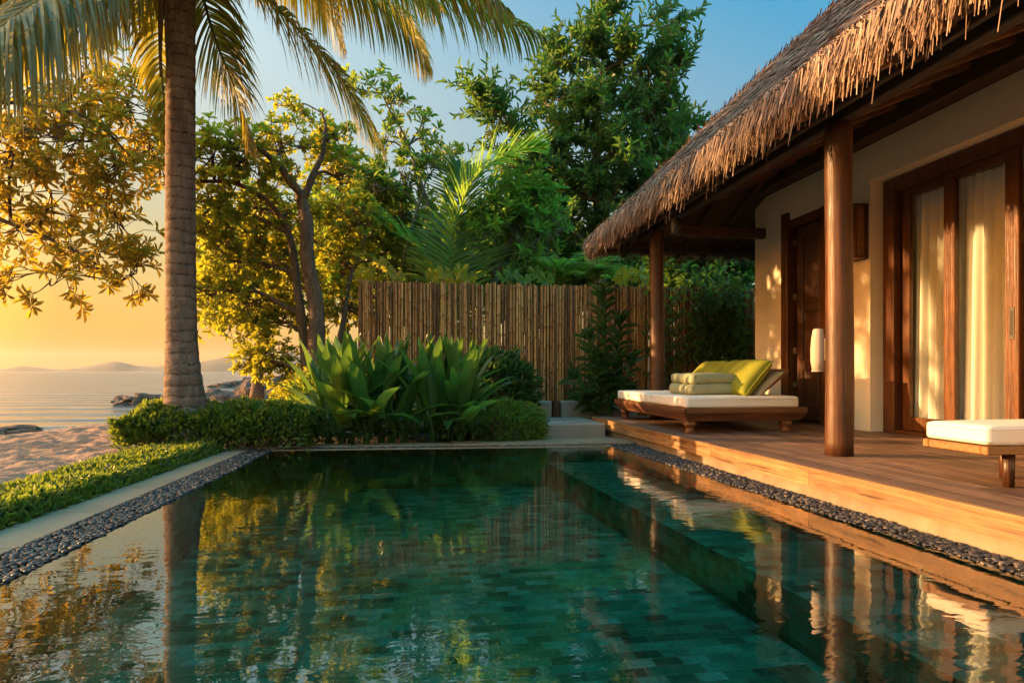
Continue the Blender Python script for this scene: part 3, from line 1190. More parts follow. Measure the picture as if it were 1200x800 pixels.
# columns
ZTOP = 3.18
for (x, y, r_) in ((3.69, 4.95, 0.114), (3.69, 9.15, 0.112)):
    c_ = MB()
    n = 26
    zs = np.linspace(0.25, ZTOP, n)
    pts = np.c_[x + 0.010 * np.sin(zs * 1.7), y + 0.006 * np.cos(zs * 1.3), zs]
    rr = r_ * (1 + 0.02 * np.sin(zs * 2.3) - 0.03 * (zs - 0.25) / 3)
    c_.tube(pts, rr, 28)
    col_ = c_.build("column", M["wood_col"], villa, smooth=True)
    col_.data.polygons.foreach_set("use_smooth", np.array([len(p.vertices) == 4 for p in col_.data.polygons]))

# roof
XE, ZE, TP = 2.98, 3.20, 1.0
YE = 10.75
ZS = 3.12                       # underside at the eave
RUN = 4.4
zr = ZE + 0.06 + RUN * TP
rb = MB()
xr, x_far = XE + RUN, XE + 2 * RUN
rb.add([[XE, -3, ZE + .06], [XE, YE, ZE + .06], [xr, YE - RUN, zr], [xr, -3, zr]], [[0, 3, 2, 1]], 0.35)
rb.add([[XE, YE, ZE + .06], [x_far, YE, ZE + .06], [xr, YE - RUN, zr]], [[0, 2, 1]], 0.35)
rb.add([[x_far, -3, ZE + .06], [x_far, YE, ZE + .06], [xr, YE - RUN, zr], [xr, -3, zr]], [[0, 1, 2, 3]], 0.35)
ue = MB()
for (p, q_) in (((XE, -3), (XE, YE)), ((XE, YE), (x_far, YE)), ((x_far, YE), (x_far, -3))):
    d_ = unit(np.array([q_[0] - p[0], q_[1] - p[1], 0]))
    in_ = np.array([xr - 0.0, YE - RUN]) 
    pi = np.array(p) + np.sign(in_ - np.array(p)) * 0.30
    qi = np.array(q_) + np.sign(in_ - np.array(q_)) * 0.30
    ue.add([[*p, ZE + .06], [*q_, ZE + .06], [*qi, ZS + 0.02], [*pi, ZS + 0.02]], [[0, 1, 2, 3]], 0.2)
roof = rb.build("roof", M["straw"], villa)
ue.build("eave_underside", M["soffit"], roof)  # dark soffit colour on the thatch underside stands in for eave shade

# thatch strands
def ribbons(P, w, side, rnd, b):
    """P (n,K,3) centre lines; w (n,K) half widths; side (n,3)"""
    n, K, _ = P.shape
    V = np.stack([P - side[:, None] * w[..., None], P + side[:, None] * w[..., None]], 2)   # n,K,2,3
    k = np.arange(K - 1)
    q1 = np.c_[k * 2, k * 2 + 1, k * 2 + 3, k * 2 + 2]
    Q = q1[None] + (np.arange(n) * K * 2)[:, None, None]
    b.add(V.reshape(-1, 3), Q.reshape(-1, 4), np.repeat(rnd, K - 1))


def strands(n, plane, smax, fringe=False, yr=(0.0, YE)):
    L = rng.uniform(0.35, 0.75, n) * (0.6 if fringe else 1)
    """plane 'side': falls to x=XE; 'end': falls to y=YE"""
    s = np.zeros(n) if fringe else rng.uniform(0.02, smax, n)          # horizontal run up the slope of the lower tip
    if fringe:
        s = rng.uniform(-0.03, 0.16, n)
    if plane == "side":
        a = rng.uniform(yr[0], YE + 0.05, n)
        if True:
            # more strands near the camera, fewer far off
            a = yr[0] + (YE + 0.05 - yr[0]) * rng.random(n) ** 1.25
        lim = YE - s - L * 0.66
        a = np.minimum(a, lim + rng.uniform(-0.05, 0.08, n))
        base = np.stack([XE + s, a, ZE + 0.06 + s * TP], -1)
        up = np.tile([1.0, 0, TP], (n, 1))
        nor = unit(np.array([-TP, 0, 1.0]))
        acr = np.tile([0, 1.0, 0], (n, 1))
        out = np.array([-1.0, 0, 0])
    else:
        a = rng.uniform(XE - 0.05, XE + 5.0, n)
        a = np.maximum(a, XE + s + L * 0.66 - rng.uniform(-0.05, 0.08, n))
        base = np.stack([a, YE - s, ZE + 0.06 + s * TP], -1)
        up = np.tile([0, -1.0, TP], (n, 1))
        nor = unit(np.array([0, TP, 1.0]))
        acr = np.tile([1.0, 0, 0], (n, 1))
        out = np.array([0, 1.0, 0])
    up = unit(up + acr * rng.normal(0, 0.13, (n, 1)))
    t = np.linspace(0, 1, 4)
    lift = rng.uniform(0.012, 0.075, n)
    P = base[:, None] + up[:, None] * (t[None] * L[:, None])[..., None]
    P = P + nor * (lift[:, None] * (1 - t[None]) ** 1.0 + 0.004)[..., None]
    P[:, 0] += acr * rng.normal(0, 0.012, (n, 1))
    if fringe:
        # the lowest hand-width bends over the eave and hangs
        hang = 0.15 + rng.gamma(2.2, 0.042, n)
        P[:, 1] = P[:, 1] + out * rng.uniform(-0.02, 0.05, (n, 1))
        P[:, 0] = P[:, 1] + out * (0.02 + rng.uniform(0.0, 0.07, (n, 1))) + acr * rng.normal(0, 0.03, (n, 1))
        P[:, 0, 2] = np.minimum(P[:, 1, 2] - hang, ZE - 0.03)
    w = rng.uniform(0.0035, 0.0085, n)[:, None] * np.array([0.45, 1.0, 1.0, 0.8])
    roll = rng.normal(0, 0.5, n)[:, None]
    side = unit(acr * np.cos(roll) + nor * np.sin(roll))
    r = np.clip(rng.normal(0.5, 0.24, n) - (0.06 if not fringe else -0.08), 0, 1)
    return P, w, side, r


th = MB()
ribbons(*strands(95000, "side", 3.6, yr=(1.2, YE)), th)
ribbons(*strands(7000, "end", 2.5), th)
th.build("thatch", M["straw"], roof)
tf_ = MB()
ribbons(*strands(42000, "side", 0, True, yr=(0.8, YE)), tf_)
ribbons(*strands(6000, "end", 0, True), tf_)
tf_.build("thatch_fringe", M["straw"], roof)

# underside: boarded soffit rising to the wall plate, rafters, purlins, wall plate
SL = (4.12 - ZS) / (XW - XE)
sf = MB()
xi = XW - 0.02
zi = ZS + SL * (xi - XE)
ye_i = YE - (xi - XE)
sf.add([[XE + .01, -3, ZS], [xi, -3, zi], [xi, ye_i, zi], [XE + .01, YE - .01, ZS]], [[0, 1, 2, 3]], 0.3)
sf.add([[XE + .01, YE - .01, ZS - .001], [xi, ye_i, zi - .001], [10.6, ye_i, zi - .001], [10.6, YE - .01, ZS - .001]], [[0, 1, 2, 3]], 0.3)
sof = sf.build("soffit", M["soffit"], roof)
yy = -1.2
while yy < YE - 0.6:
    x1 = min(xi, XE + (YE - yy)) - 0.02
    p0 = np.array([XE + 0.05, yy, ZS + SL * 0.05 - 0.052])
    p1 = np.array([x1, yy, ZS + SL * (x1 - XE) - 0.052])
    d = p1 - p0
    ang = math.atan2(d[2], d[0])
    b = MB()
    b.hull_box((p0 + p1) / 2, (np.linalg.norm(d), 0.075, 0.10), 0.008, rotm("y", -ang))
    b.build("rafter", M["wood_rafter"], roof)
    yy += 0.46
xx = XE + 0.7
while xx < 8.5:
    y1 = max(ye_i, YE - (xx - XE)) + 0.02
    p0 = np.array([xx, YE - 0.05, ZS + SL * 0.05 - 0.052])
    p1 = np.array([xx, y1, ZS + SL * (YE - y1) - 0.052])
    d = p1 - p0
    b = MB()
    b.hull_box((p0 + p1) / 2, (0.075, np.linalg.norm(d), 0.10), 0.008, rotm("x", math.atan2(d[2], d[1]) if d[1] > 0 else -math.atan2(d[2], -d[1])))
    b.build("rafter", M["wood_beam"], roof)
    xx += 0.5
b = MB()
b.tube([[XE + .05, YE - .05, ZS - 0.07], [xi, ye_i, zi - 0.07]], 0.06, 10)
b.build("hip_rafter", M["wood_beam"], roof)
b = MB()
zpur = ZS + SL * (3.69 - XE) - 0.19
b.box(3.69 - 0.06, 3.69 + 0.06, -2.5, 9.9, zpur - 0.035, zpur + 0.085, 0.01)
b.build("purlin", M["wood_eave_shade"], roof)
b = MB()
b.box(XE + 0.34, XE + 0.40, -2.5, YE - 0.36, ZS - 0.02, ZS + 0.08, 0.008)
b.box(XE + 0.40, 10.4, YE - 0.42, YE - 0.36, ZS - 0.02, ZS + 0.08, 0.008)
b.build("eave_beam", M["wood_eave_shade"], roof)
b = MB()
b.box(3.77, XW - 0.002, 9.09, 9.21, zpur - 0.10, zpur + 0.06, 0.01)
b.build("tie_beam", M["wood_beam"], roof)
b = MB()
b.box(XW - 0.22, XW + 0.18, -2.4, 9.5, WT + 0.003, WT + 0.36, 0.01)
b.box(XW + .181, 10.5, 9.2, 9.5, WT + 0.003, WT + 0.36, 0.01)
b.build("wall_plate", M["wood_beam"], roof)


# things hung on the villa
def wall_lantern():
    y, z = 6.95, 2.72
    t = thing("wall_lantern", "boxy wooden lantern on the cream wall between the two doors", "lantern", (XW, y, z))
    b = MB()
    b.box(XW - 0.03, XW - 0.002, y - 0.12, y + 0.12, z - 0.34, z + 0.34, 0.004)
    b.build("back_plate", M["wood_dark"], t)
    b = MB()
    for sy in (-1, 1):
        b.box(XW - 0.19, XW - 0.155, y + sy * 0.10 - 0.018, y + sy * 0.10 + 0.018, z - 0.30, z + 0.30, 0.003)
    b.box(XW - 0.20, XW - 0.031, y - 0.125, y + 0.125, z + 0.301, z + 0.335, 0.004)
    b.box(XW - 0.20, XW - 0.031, y - 0.125, y + 0.125, z - 0.335, z - 0.301, 0.004)
    b.build("frame", M["wood_door"], t)
    b = MB()
    b.box(XW - 0.15, XW - 0.04, y - 0.095, y + 0.095, z - 0.299, z + 0.299)
    b.build("shade", M["wood_bench"], t)


wall_lantern()


def column_lamp():
    x, y, z = 3.615, 5.13, 1.19
    t = thing("wall_lamp", "white frosted shade lamp fixed to the near column", "lamp", (x, y, z))
    b = MB()
    b.lathe((x, y, z), [(0.042, -0.185), (0.052, -0.18), (0.063, -0.1), (0.064, 0.0), (0.057, 0.1), (0.045, 0.175), (0.036, 0.19)], 24)
    b.build("lamp_shade", M["frost"], t, smooth=True)
    b = MB()
    b.lathe((x, y, z), [(0.054, -0.2), (0.056, -0.195), (0.056, -0.187), (0.05, -0.186)], 24)
    b.build("rim", M["frost"], t)
    b = MB()
    b.box(x + 0.01, x + 0.055, y - 0.09, y - 0.02, z - 0.10, z + 0.10, 0.004)
    b.build("bracket", M["metal"], t)


column_lamp()
# dark spot lamp under the eave
px_ = aty(797, 248, 7.6)
t = thing("eave_lamp", "small dark cylinder lamp hanging under the thatched eave", "lamp", (3.30, 7.55, 3.0))
b = MB()
b.lathe((3.30, 7.55, 2.86), [(0.055, -0.10), (0.062, -0.095), (0.062, 0.10), (0.045, 0.115)], 18)
b.build("lamp_body", M["black"], t, smooth=True)
b = MB()
b.tube([[3.30, 7.55, 2.97], [3.30, 7.55, 3.18]], 0.010, 8)
b.build("stem", M["black"], t)


# curtains behind the glass
def curtain(label, y0, y1, x, seed):
    r_ = np.random.default_rng(seed)
    n, mz = 220, 24
    P = np.zeros((n, mz, 3))
    ys = np.linspace(y0, y1, n)
    ph = np.cumsum(r_.uniform(0.7, 1.3, n)) / n * (y1 - y0) / 0.105 * 2 * math.pi
    amp = 0.035 + 0.012 * np.sin(np.linspace(0, 9, n) + seed)
    for k in range(mz):
        f = k / (mz - 1)
        z = 0.30 + (3.08 - 0.30) * f
        sp = 1 + 0.10 * (1 - f)
        P[:, k, 0] = x + amp * (1.15 - 0.45 * f) * np.sin(ph + 0.5 * math.sin(3 * f + seed)) + 0.012 * np.sin(ph * 0.43 + 2 * f)
        P[:, k, 1] = ys + 0.012 * np.cos(ph * 1.0) + 0.05 * (1 - f) * np.sin(np.linspace(0, 3, n))
        P[:, k, 2] = z
    b = MB()
    b.grid(P, 0.5)
    o = b.build("curtain", M["curtain"], smooth=True)
    tag(o, label, "curtain", "cream curtains behind the sliding doors")


curtain("cream curtain behind the sliding door nearest the timber door", 6.02, 6.58, XG + 0.20, 1)
curtain("cream curtain behind the sliding door with the handle", 5.28, 6.0, XG + 0.17, 2)
curtain("drawn cream curtain in the door right of the handle", 2.9, 4.6, XG + 0.20, 4)


# ------------------------------------------------------------------ daybed
def turned_leg(b, x, y, z0, z1, r):
    h = z1 - z0
    b.lathe((x, y, z0), [(r * 0.72, 0), (r * 0.78, 0.02), (r * 0.7, h * 0.3), (r * 0.66, h * 0.45), (r * 0.9, h * 0.55), (r * 1.08, h * 0.68), (r * 1.1, h * 0.8), (r * 0.95, h * 0.9), (r * 0.95, h)], 18)


def piping(parent, x0, x1, y0, y1, zs, mat):
    for z in zs:
        r, pts = 0.035, []
        for (cx_, cy_, a0) in ((x1 - r, y1 - r, 0), (x0 + r, y1 - r, 90), (x0 + r, y0 + r, 180), (x1 - r, y0 + r, 270)):
            for k in range(5):
                a = R(a0 + k * 22.5)
                pts.append((cx_ + r * math.cos(a), cy_ + r * math.sin(a), z))
        pts.append(pts[0])
        b = MB()
        b.tube(pts, 0.0055, 6, cap=False)
        b.build("piping", mat, parent, smooth=True)


def daybed():
    x0, x1, y0, y1 = 3.10, 4.66, 6.82, 9.42
    t = thing("daybed", "low dark wooden daybed with two cream mattresses beside the far column", "daybed", (3.9, 8.1, 0.25))
    for (x, y) in ((x0 + 0.12, y0 + 0.14), (x1 - 0.2, y0 + 0.14), (x0 + 0.12, y1 - 0.14), (x1 - 0.2, y1 - 0.14)):
        b = MB()
        turned_leg(b, x, y, 0.25, 0.402, 0.075)
        b.build("leg", M["wood_bed"], t, smooth=True)
    # rails with a moulded, inward tapering profile
    prof = [(0.0, 0.555), (-0.012, 0.54), (-0.012, 0.50), (0.012, 0.46), (0.04, 0.42), (0.05, 0.40)]
    for (name, p, q_, nrm) in (("rail", (x0, y0), (x1, y0), (0, -1)), ("rail", (x1, y0), (x1, y1), (1, 0)), ("rail", (x1, y1), (x0, y1), (0, 1)), ("rail", (x0, y1), (x0, y0), (-1, 0))):
        d = unit(np.array([q_[0] - p[0], q_[1] - p[1]]))
        nn = np.array(nrm)
        m = 40
        L = np.hypot(q_[0] - p[0], q_[1] - p[1])
        pr = prof + [(0.12, 0.40), (0.12, 0.555)]
        P = np.zeros((m, len(pr) + 1, 3))
        for a in range(m):
            f = a / (m - 1)
            for c, (ins, z) in enumerate(pr + [pr[0]]):
                e = min(max(ins, 0.0), 0.05) * 1.0
                along = e + (L - 2 * e) * f if ins < 0.1 else 0.12 + (L - 0.24) * f
                xy = np.array(p) + d * along - nn * ins
                wv = 0.004 * mnoise.noise(Vector((xy[0] * 5, xy[1] * 5, z * 20)))
                P[a, c] = (xy[0] + wv * nn[0], xy[1] + wv * nn[1], z)
        b = MB()
        b.grid(P, random.random(), flip=False)
        b.build(name, M["wood_bed"] if nrm[0] else M["wood_rail_x"], t)
    b = MB()
    b.box(x0 + 0.1, x1 - 0.1, y0 + 0.1, y1 - 0.1, 0.50, 0.549)
    b.build("slat_base", M["wood_dark"], t)
    ym = y0 + 1.16
    for (a, c_) in ((y0 + 0.03, ym), (ym + 0.004, y1 - 0.03)):
        b = MB()
        b.round_box(((x0 + x1) / 2 - 0.03, (a + c_) / 2, 0.62), (x1 - x0 - 0.1, c_ - a, 0.135), 0.03, wob=0.007, crown=0.008)
        mt = b.build("mattress", M["mattress"], t, smooth=True, weld=True)
        piping(mt, x0 + 0.025, x1 - 0.085, a, c_, (0.583, 0.662), M["mattress"])
    # tilted backrest board near the wall
    ang = R(38)
    Lb = 0.50
    ctr = np.array([x1 - 0.36 + math.cos(ang) * Lb / 2, (y0 + y1) / 2 + 0.12, 0.70 + math.sin(ang) * Lb / 2])
    b = MB()
    b.hull_box(ctr, (Lb, y1 - y0 - 0.6, 0.05), 0.01, rotm("y", -ang))
    b.build("backrest", M["wood_bed"], t)
    return x0, x1, y0, y1


M["wood_rail_x"] = wood_mat("wood_rail_x", (0.06, 0.022, 0.009), (0.2, 0.08, 0.03), "x", 0.4, 0.8, 0.3)
daybed()


def cushion(name, label, c, a, bb, h, rot, mat, group=None, piping=True, seed=0):
    """pillow with pinched corners, a = half length, bb = half height, h = half thickness"""
    n = 26
    g = np.linspace(-1, 1, n)
    U, V = np.meshgrid(g, g, indexing="ij")
    T = h * (np.clip((1 - np.abs(U) ** 3.2) * (1 - np.abs(V) ** 3.2), 0, 1)) ** 0.42
    X = a * U * (1 - 0.05 * (1 - V ** 2))
    Y = bb * V * (1 - 0.05 * (1 - U ** 2))
    W = np.zeros_like(T)
    for i_ in range(n):
        for j_ in range(n):
            W[i_, j_] = 0.02 * mnoise.noise(Vector((U[i_, j_] * 2.2, V[i_, j_] * 2.2, seed))) + 0.008 * mnoise.noise(Vector((U[i_, j_] * 6, V[i_, j_] * 6, seed + 4)))
    W *= T / h
    top = np.stack([X, Y, T + W], -1)
    bot = np.stack([X, Y, -T + W * 0.5], -1)
    t = thing(name, label, "cushion", c, group)
    b = MB()
    b.grid((top.reshape(-1, 3) @ rot.T + c).reshape(n, n, 3), 0.5)
    b.grid((bot.reshape(-1, 3) @ rot.T + c).reshape(n, n, 3), 0.5, flip=True)
    b.build("cover", mat, t, smooth=True, weld=True)
    if piping:
        ring = []
        for s in range(4):
            for k in range(14):
                u = -1 + 2 * k / 14
                uv = [(u, -1), (1, u), (-u, 1), (-1, -u)][s]
                x = a * uv[0] * (1 - 0.05 * (1 - uv[1] ** 2))
                y = bb * uv[1] * (1 - 0.05 * (1 - uv[0] ** 2))
                ring.append((x, y, 0))
        ring.append(ring[0])
        b = MB()
        b.tube(np.array(ring) @ rot.T + c, 0.007, 6, cap=False)
        b.build("piping", mat, t, smooth=True)


def lean(tilt, yaw=0.0):
    """local x -> along world y, local y -> up the slope; normal points to -x and up"""
    # slope rises toward +x
    ey = np.array([math.cos(tilt), 0, math.sin(tilt)])
    ex = np.array([0, -1.0, 0])
    ez = np.cross(ex, ey)
    m = np.stack([ex, ey, ez], 1)
    return rotm("z", yaw) @ m


cushion("cushion", "big lime green cushion at the near end of the daybed", np.array([4.10, 7.42, 0.90]), 0.44, 0.29, 0.135, lean(R(48), R(4)), M["cushion"], "lime cushions on the daybed", seed=1)
cushion("cushion", "lime green cushion behind the towels, the farther of two", np.array([4.10, 8.30, 0.90]), 0.44, 0.29, 0.135, lean(R(47), R(-3)), M["cushion"], "lime cushions on the daybed", seed=2)
cushion("cushion", "beige cushion between the lime cushion and the tilted backrest", np.array([4.30, 7.40, 0.83]), 0.40, 0.23, 0.06, lean(R(42)), M["beige"], seed=3)


def folded_towel(label, c, s, seed):
    b = MB()
    b.round_box(c, s, s[2] * 0.42, wob=0.014, crown=0.012)
    # rolled inner fold showing on the near end
    for k in range(2):
        th_ = np.linspace(0, 3.6 * math.pi, 26)
        rr = 0.005 + 0.0022 * th_
        sp = np.c_[c[0] - s[0] / 2 + 0.06 + rr * np.cos(th_), np.full(26, c[1] - s[1] / 2 - 0.004), c[2] + (k - 0.5) * s[2] * 0.42 + rr * np.sin(th_)]
        b.tube(sp, 0.004, 5)
    o = b.build("folded_towel", M["towel"], smooth=True, weld=False)
    tag(o, label, "towel", "folded towels on the daybed")


folded_towel("sage green folded towel lying directly on the mattress", (3.66, 7.55, 0.762), (0.66, 0.66, 0.135), 1)
folded_towel("sage green folded towel on top of the other towel", (3.67, 7.55, 0.893), (0.63, 0.64, 0.135), 2)


# bench on the right
def bench():
    x0, x1, y0, y1 = 3.50, 5.3, 3.33, 3.83
    t = thing("bench_bed", "honey coloured wooden bench with a cream mattress, cut off at the right", "bench", (4.1, 3.6, 0.25))
    b = MB()
    b.box(x0, x1, y0, y0 + 0.05, 0.472, 0.525, 0.006)
    b.box(x0, x1, y1 - 0.05, y1, 0.472, 0.525, 0.006)
    b.box(x0 + .001, x0 + 0.05, y0 + .051, y1 - .051, 0.472, 0.524, 0.006)
    b.box(x1 - 0.05, x1 - .001, y0 + .051, y1 - .051, 0.472, 0.524, 0.006)
    b.build("frame", M["wood_bench"], t)
    b = MB()
    b.box(x0 + .051, x1 - .051, y0 + .051, y1 - .051, 0.485, 0.52)
    b.build("slat_base", M["wood_bench"], t)
    for (x, y) in ((3.76, y0 + 0.1), (5.0, y0 + 0.1), (4.06, y1 - 0.1), (5.2, y1 - 0.1)):
        b = MB()
        b.tube([[x, y, 0.25], [x, y, 0.484]], [0.032, 0.036], 16)
        b.build("leg", M["wood_dark"], t, smooth=True)
    b = MB()
    b.round_box(((x0 + x1) / 2, (y0 + y1) / 2, 0.589), (x1 - x0 - 0.02, y1 - y0 - 0.02, 0.125), 0.03, wob=0.004, crown=0.01)
    mt = b.build("mattress", M["mattress"], t, smooth=True, weld=True)
    piping(mt, x0 + 0.012, x1 - 0.012, y0 + 0.012, y1 - 0.012, (0.556, 0.63), M["mattress"])


bench()

# ------------------------------------------------------------------ bamboo fence
fe = thing("bamboo_fence", "tall fence of upright brown bamboo canes behind the plants", "fence", (2.3, 11.3, 0))
fb_ = MB()
for (xs_, dyf) in ((-1.05, 0.0), (-1.03, 0.042)):
  x = xs_
  while x < 7.2:
      r_ = random.uniform(0.016, 0.022)
      H = 2.6 + random.uniform(-0.03, 0.03)
      y = 11.3 + dyf + random.uniform(-0.004, 0.004)
      lx = random.uniform(-0.012, 0.012)
      zs, rs = [], []
      z = -0.05
      nd = random.uniform(0.2, 0.5)
      while z < H:
          zs += [z]
          rs += [r_]
          if z + nd < H:
              zs += [z + nd - 0.02, z + nd - 0.006, z + nd + 0.006]
              rs += [r_, r_ * 1.14, r_ * 1.14]
          z += nd + 0.02
          nd = random.uniform(0.3, 0.46)
      zs.append(H)
      rs.append(r_)
      zs = np.array(zs)
      cv = random.random()
      fc = np.repeat(np.where(np.r_[np.diff(rs) != 0, True][:len(rs) - 1] | (np.array(rs[:-1]) > r_ * 1.05), cv * 0.35, cv), 7)
      fb_.tube(np.c_[x + lx * zs, np.full(len(zs), y), zs], rs, 7, cap=False, rnd=fc)
      x += r_ * 2 + random.uniform(0.003, 0.007)
fb_.build("cane_panel", M["cane"], fe, smooth=True)
b = MB()
for z in (0.5, 1.4, 2.3):
    b.box(-1.05, 7.2, 11.385, 11.43, z, z + 0.06)
b.build("rail", M["wood_dark"], fe)
for x in (-1.0, 0.9, 2.45, 4.6, 6.6):
    b = MB()
    b.box(x - 0.045, x + 0.045, 11.435, 11.52, -0.05, 2.5)
    b.build("post", M["wood_dark"], fe)
b = MB()
b.box(2.36, 2.47, 10.6, 10.72, 0, 0.47, 0.006)
tag(b.build("timber_stake", M["wood_dark"]), "dark timber stake standing between the two stone planter walls", "post")

# ------------------------------------------------------------------ foliage
T_HEX = (np.array([[0, 0, 0], [0.5, 0.3, 0.10], [0.42, 0.68, 0.09], [0, 1, -0.03], [-0.42, 0.68, 0.09], [-0.5, 0.3, 0.10], [0, 0.5, 0.0]], float),
         np.array([[0, 1, 2, 6], [6, 2, 3, 3], [0, 6, 4, 5], [6, 3, 4, 4]]))
# quads only: fold along the midrib
T_LEAF = (np.array([[0, 0, 0], [0.42, 0.28, 0.13], [0.40, 0.66, 0.10], [0, 1, -0.10], [-0.40, 0.66, 0.10], [-0.42, 0.28, 0.13]], float),
          np.array([[0, 1, 2, 3], [0, 3, 4, 5]]))
# obovate leaf, widest near the tip
T_OBO = (np.array([[0, 0, 0], [0.30, 0.40, 0.10], [0.5, 0.74, 0.10], [0, 1, -0.08], [-0.5, 0.74, 0.10], [-0.30, 0.40, 0.10]], float),
         np.array([[0, 1, 2, 3], [0, 3, 4, 5]]))


def put_leaves(b, pos, d, up, L, W, tpl=T_LEAF, rnd=None):
    n = len(pos)
    if n == 0:
        return
    TV, TF = tpl
    d = unit(d)
    side = unit(np.cross(d, up))
    nor = np.cross(side, d)
    L = np.broadcast_to(L, (n,))
    W = np.broadcast_to(W, (n,))
    V = pos[:, None] + side[:, None] * (TV[None, :, 0] * W[:, None])[..., None] + d[:, None] * (TV[None, :, 1] * L[:, None])[..., None] + nor[:, None] * (TV[None, :, 2] * L[:, None])[..., None]
    Q = TF[None] + (np.arange(n) * len(TV))[:, None, None]
    r = rng.random(n) if rnd is None else rnd
    b.add(V.reshape(-1, 3), Q.reshape(-1, TF.shape[1]), np.repeat(r, len(TF)))


def rosette(b, tip, axis_, m, L, W, tilt=1.0, tpl=T_OBO, jit=0.25, droop=0.0):
    axis_ = unit(axis_)
    ref = np.array([0.3, 0.2, 1.0]) if abs(axis_[2]) < 0.8 else np.array([1.0, 0.1, 0])
    u = unit(np.cross(axis_, ref))
    w = np.cross(axis_, u)
    a = np.arange(m) * 2.399 + rng.uniform(0, 6.28)
    tl = tilt + rng.normal(0, jit, m)
    rad = np.cos(a)[:, None] * u + np.sin(a)[:, None] * w
    d = np.cos(tl)[:, None] * axis_ + np.sin(tl)[:, None] * rad
    d[:, 2] -= droop
    up = axis_[None] - 0.2 * rad + rng.normal(0, 0.15, (m, 3))
    pos = tip - axis_ * rng.uniform(0, 0.25, m)[:, None] * L
    put_leaves(b, pos, d, up, L * rng.uniform(0.5, 1.25, m), W * rng.uniform(0.65, 1.2, m), tpl)


def along(b, P, m, L, W, tilt=0.9, f0=0.3, tpl=T_LEAF, droop=0.1):
    """m leaves spiralling up a twig polyline P"""
    P = np.asarray(P)
    k = len(P)
    f = np.linspace(f0, 1.0, m)
    x = f * (k - 1)
    i0 = np.minimum(x.astype(int), k - 2)
    pos = P[i0] + (P[i0 + 1] - P[i0]) * (x - i0)[:, None]
    ax = unit(P[i0 + 1] - P[i0])
    ref = np.where(np.abs(ax[:, 2:3]) < 0.8, np.array([[0, 0, 1.0]]), np.array([[1.0, 0, 0]]))
    u = unit(np.cross(ax, ref))
    w = np.cross(ax, u)
    a = np.arange(m) * 2.399 + rng.uniform(0, 6.28)
    tl = tilt * (1.15 - 0.5 * f) + rng.normal(0, 0.2, m)
    rad = np.cos(a)[:, None] * u + np.sin(a)[:, None] * w
    d = np.cos(tl)[:, None] * ax + np.sin(tl)[:, None] * rad
    d[:, 2] -= droop
    put_leaves(b, pos, d, ax + 0.2 * rng.normal(0, 1, (m, 3)), L * (0.7 + 0.45 * rng.random(m)), W * (0.8 + 0.3 * rng.random(m)), tpl)


def nearest_on(polys, c):
    best = None
    for (P, Rr) in polys:
        dz = P - c
        sc = np.linalg.norm(dz, axis=1) + 2.0 * np.maximum(P[:, 2] - c[2] + 0.2, 0)
        k = int(np.argmin(sc))
        if best is None or sc[k] < best[0]:
            best = (sc[k], P[k], Rr[k])
    return best[1], best[2]


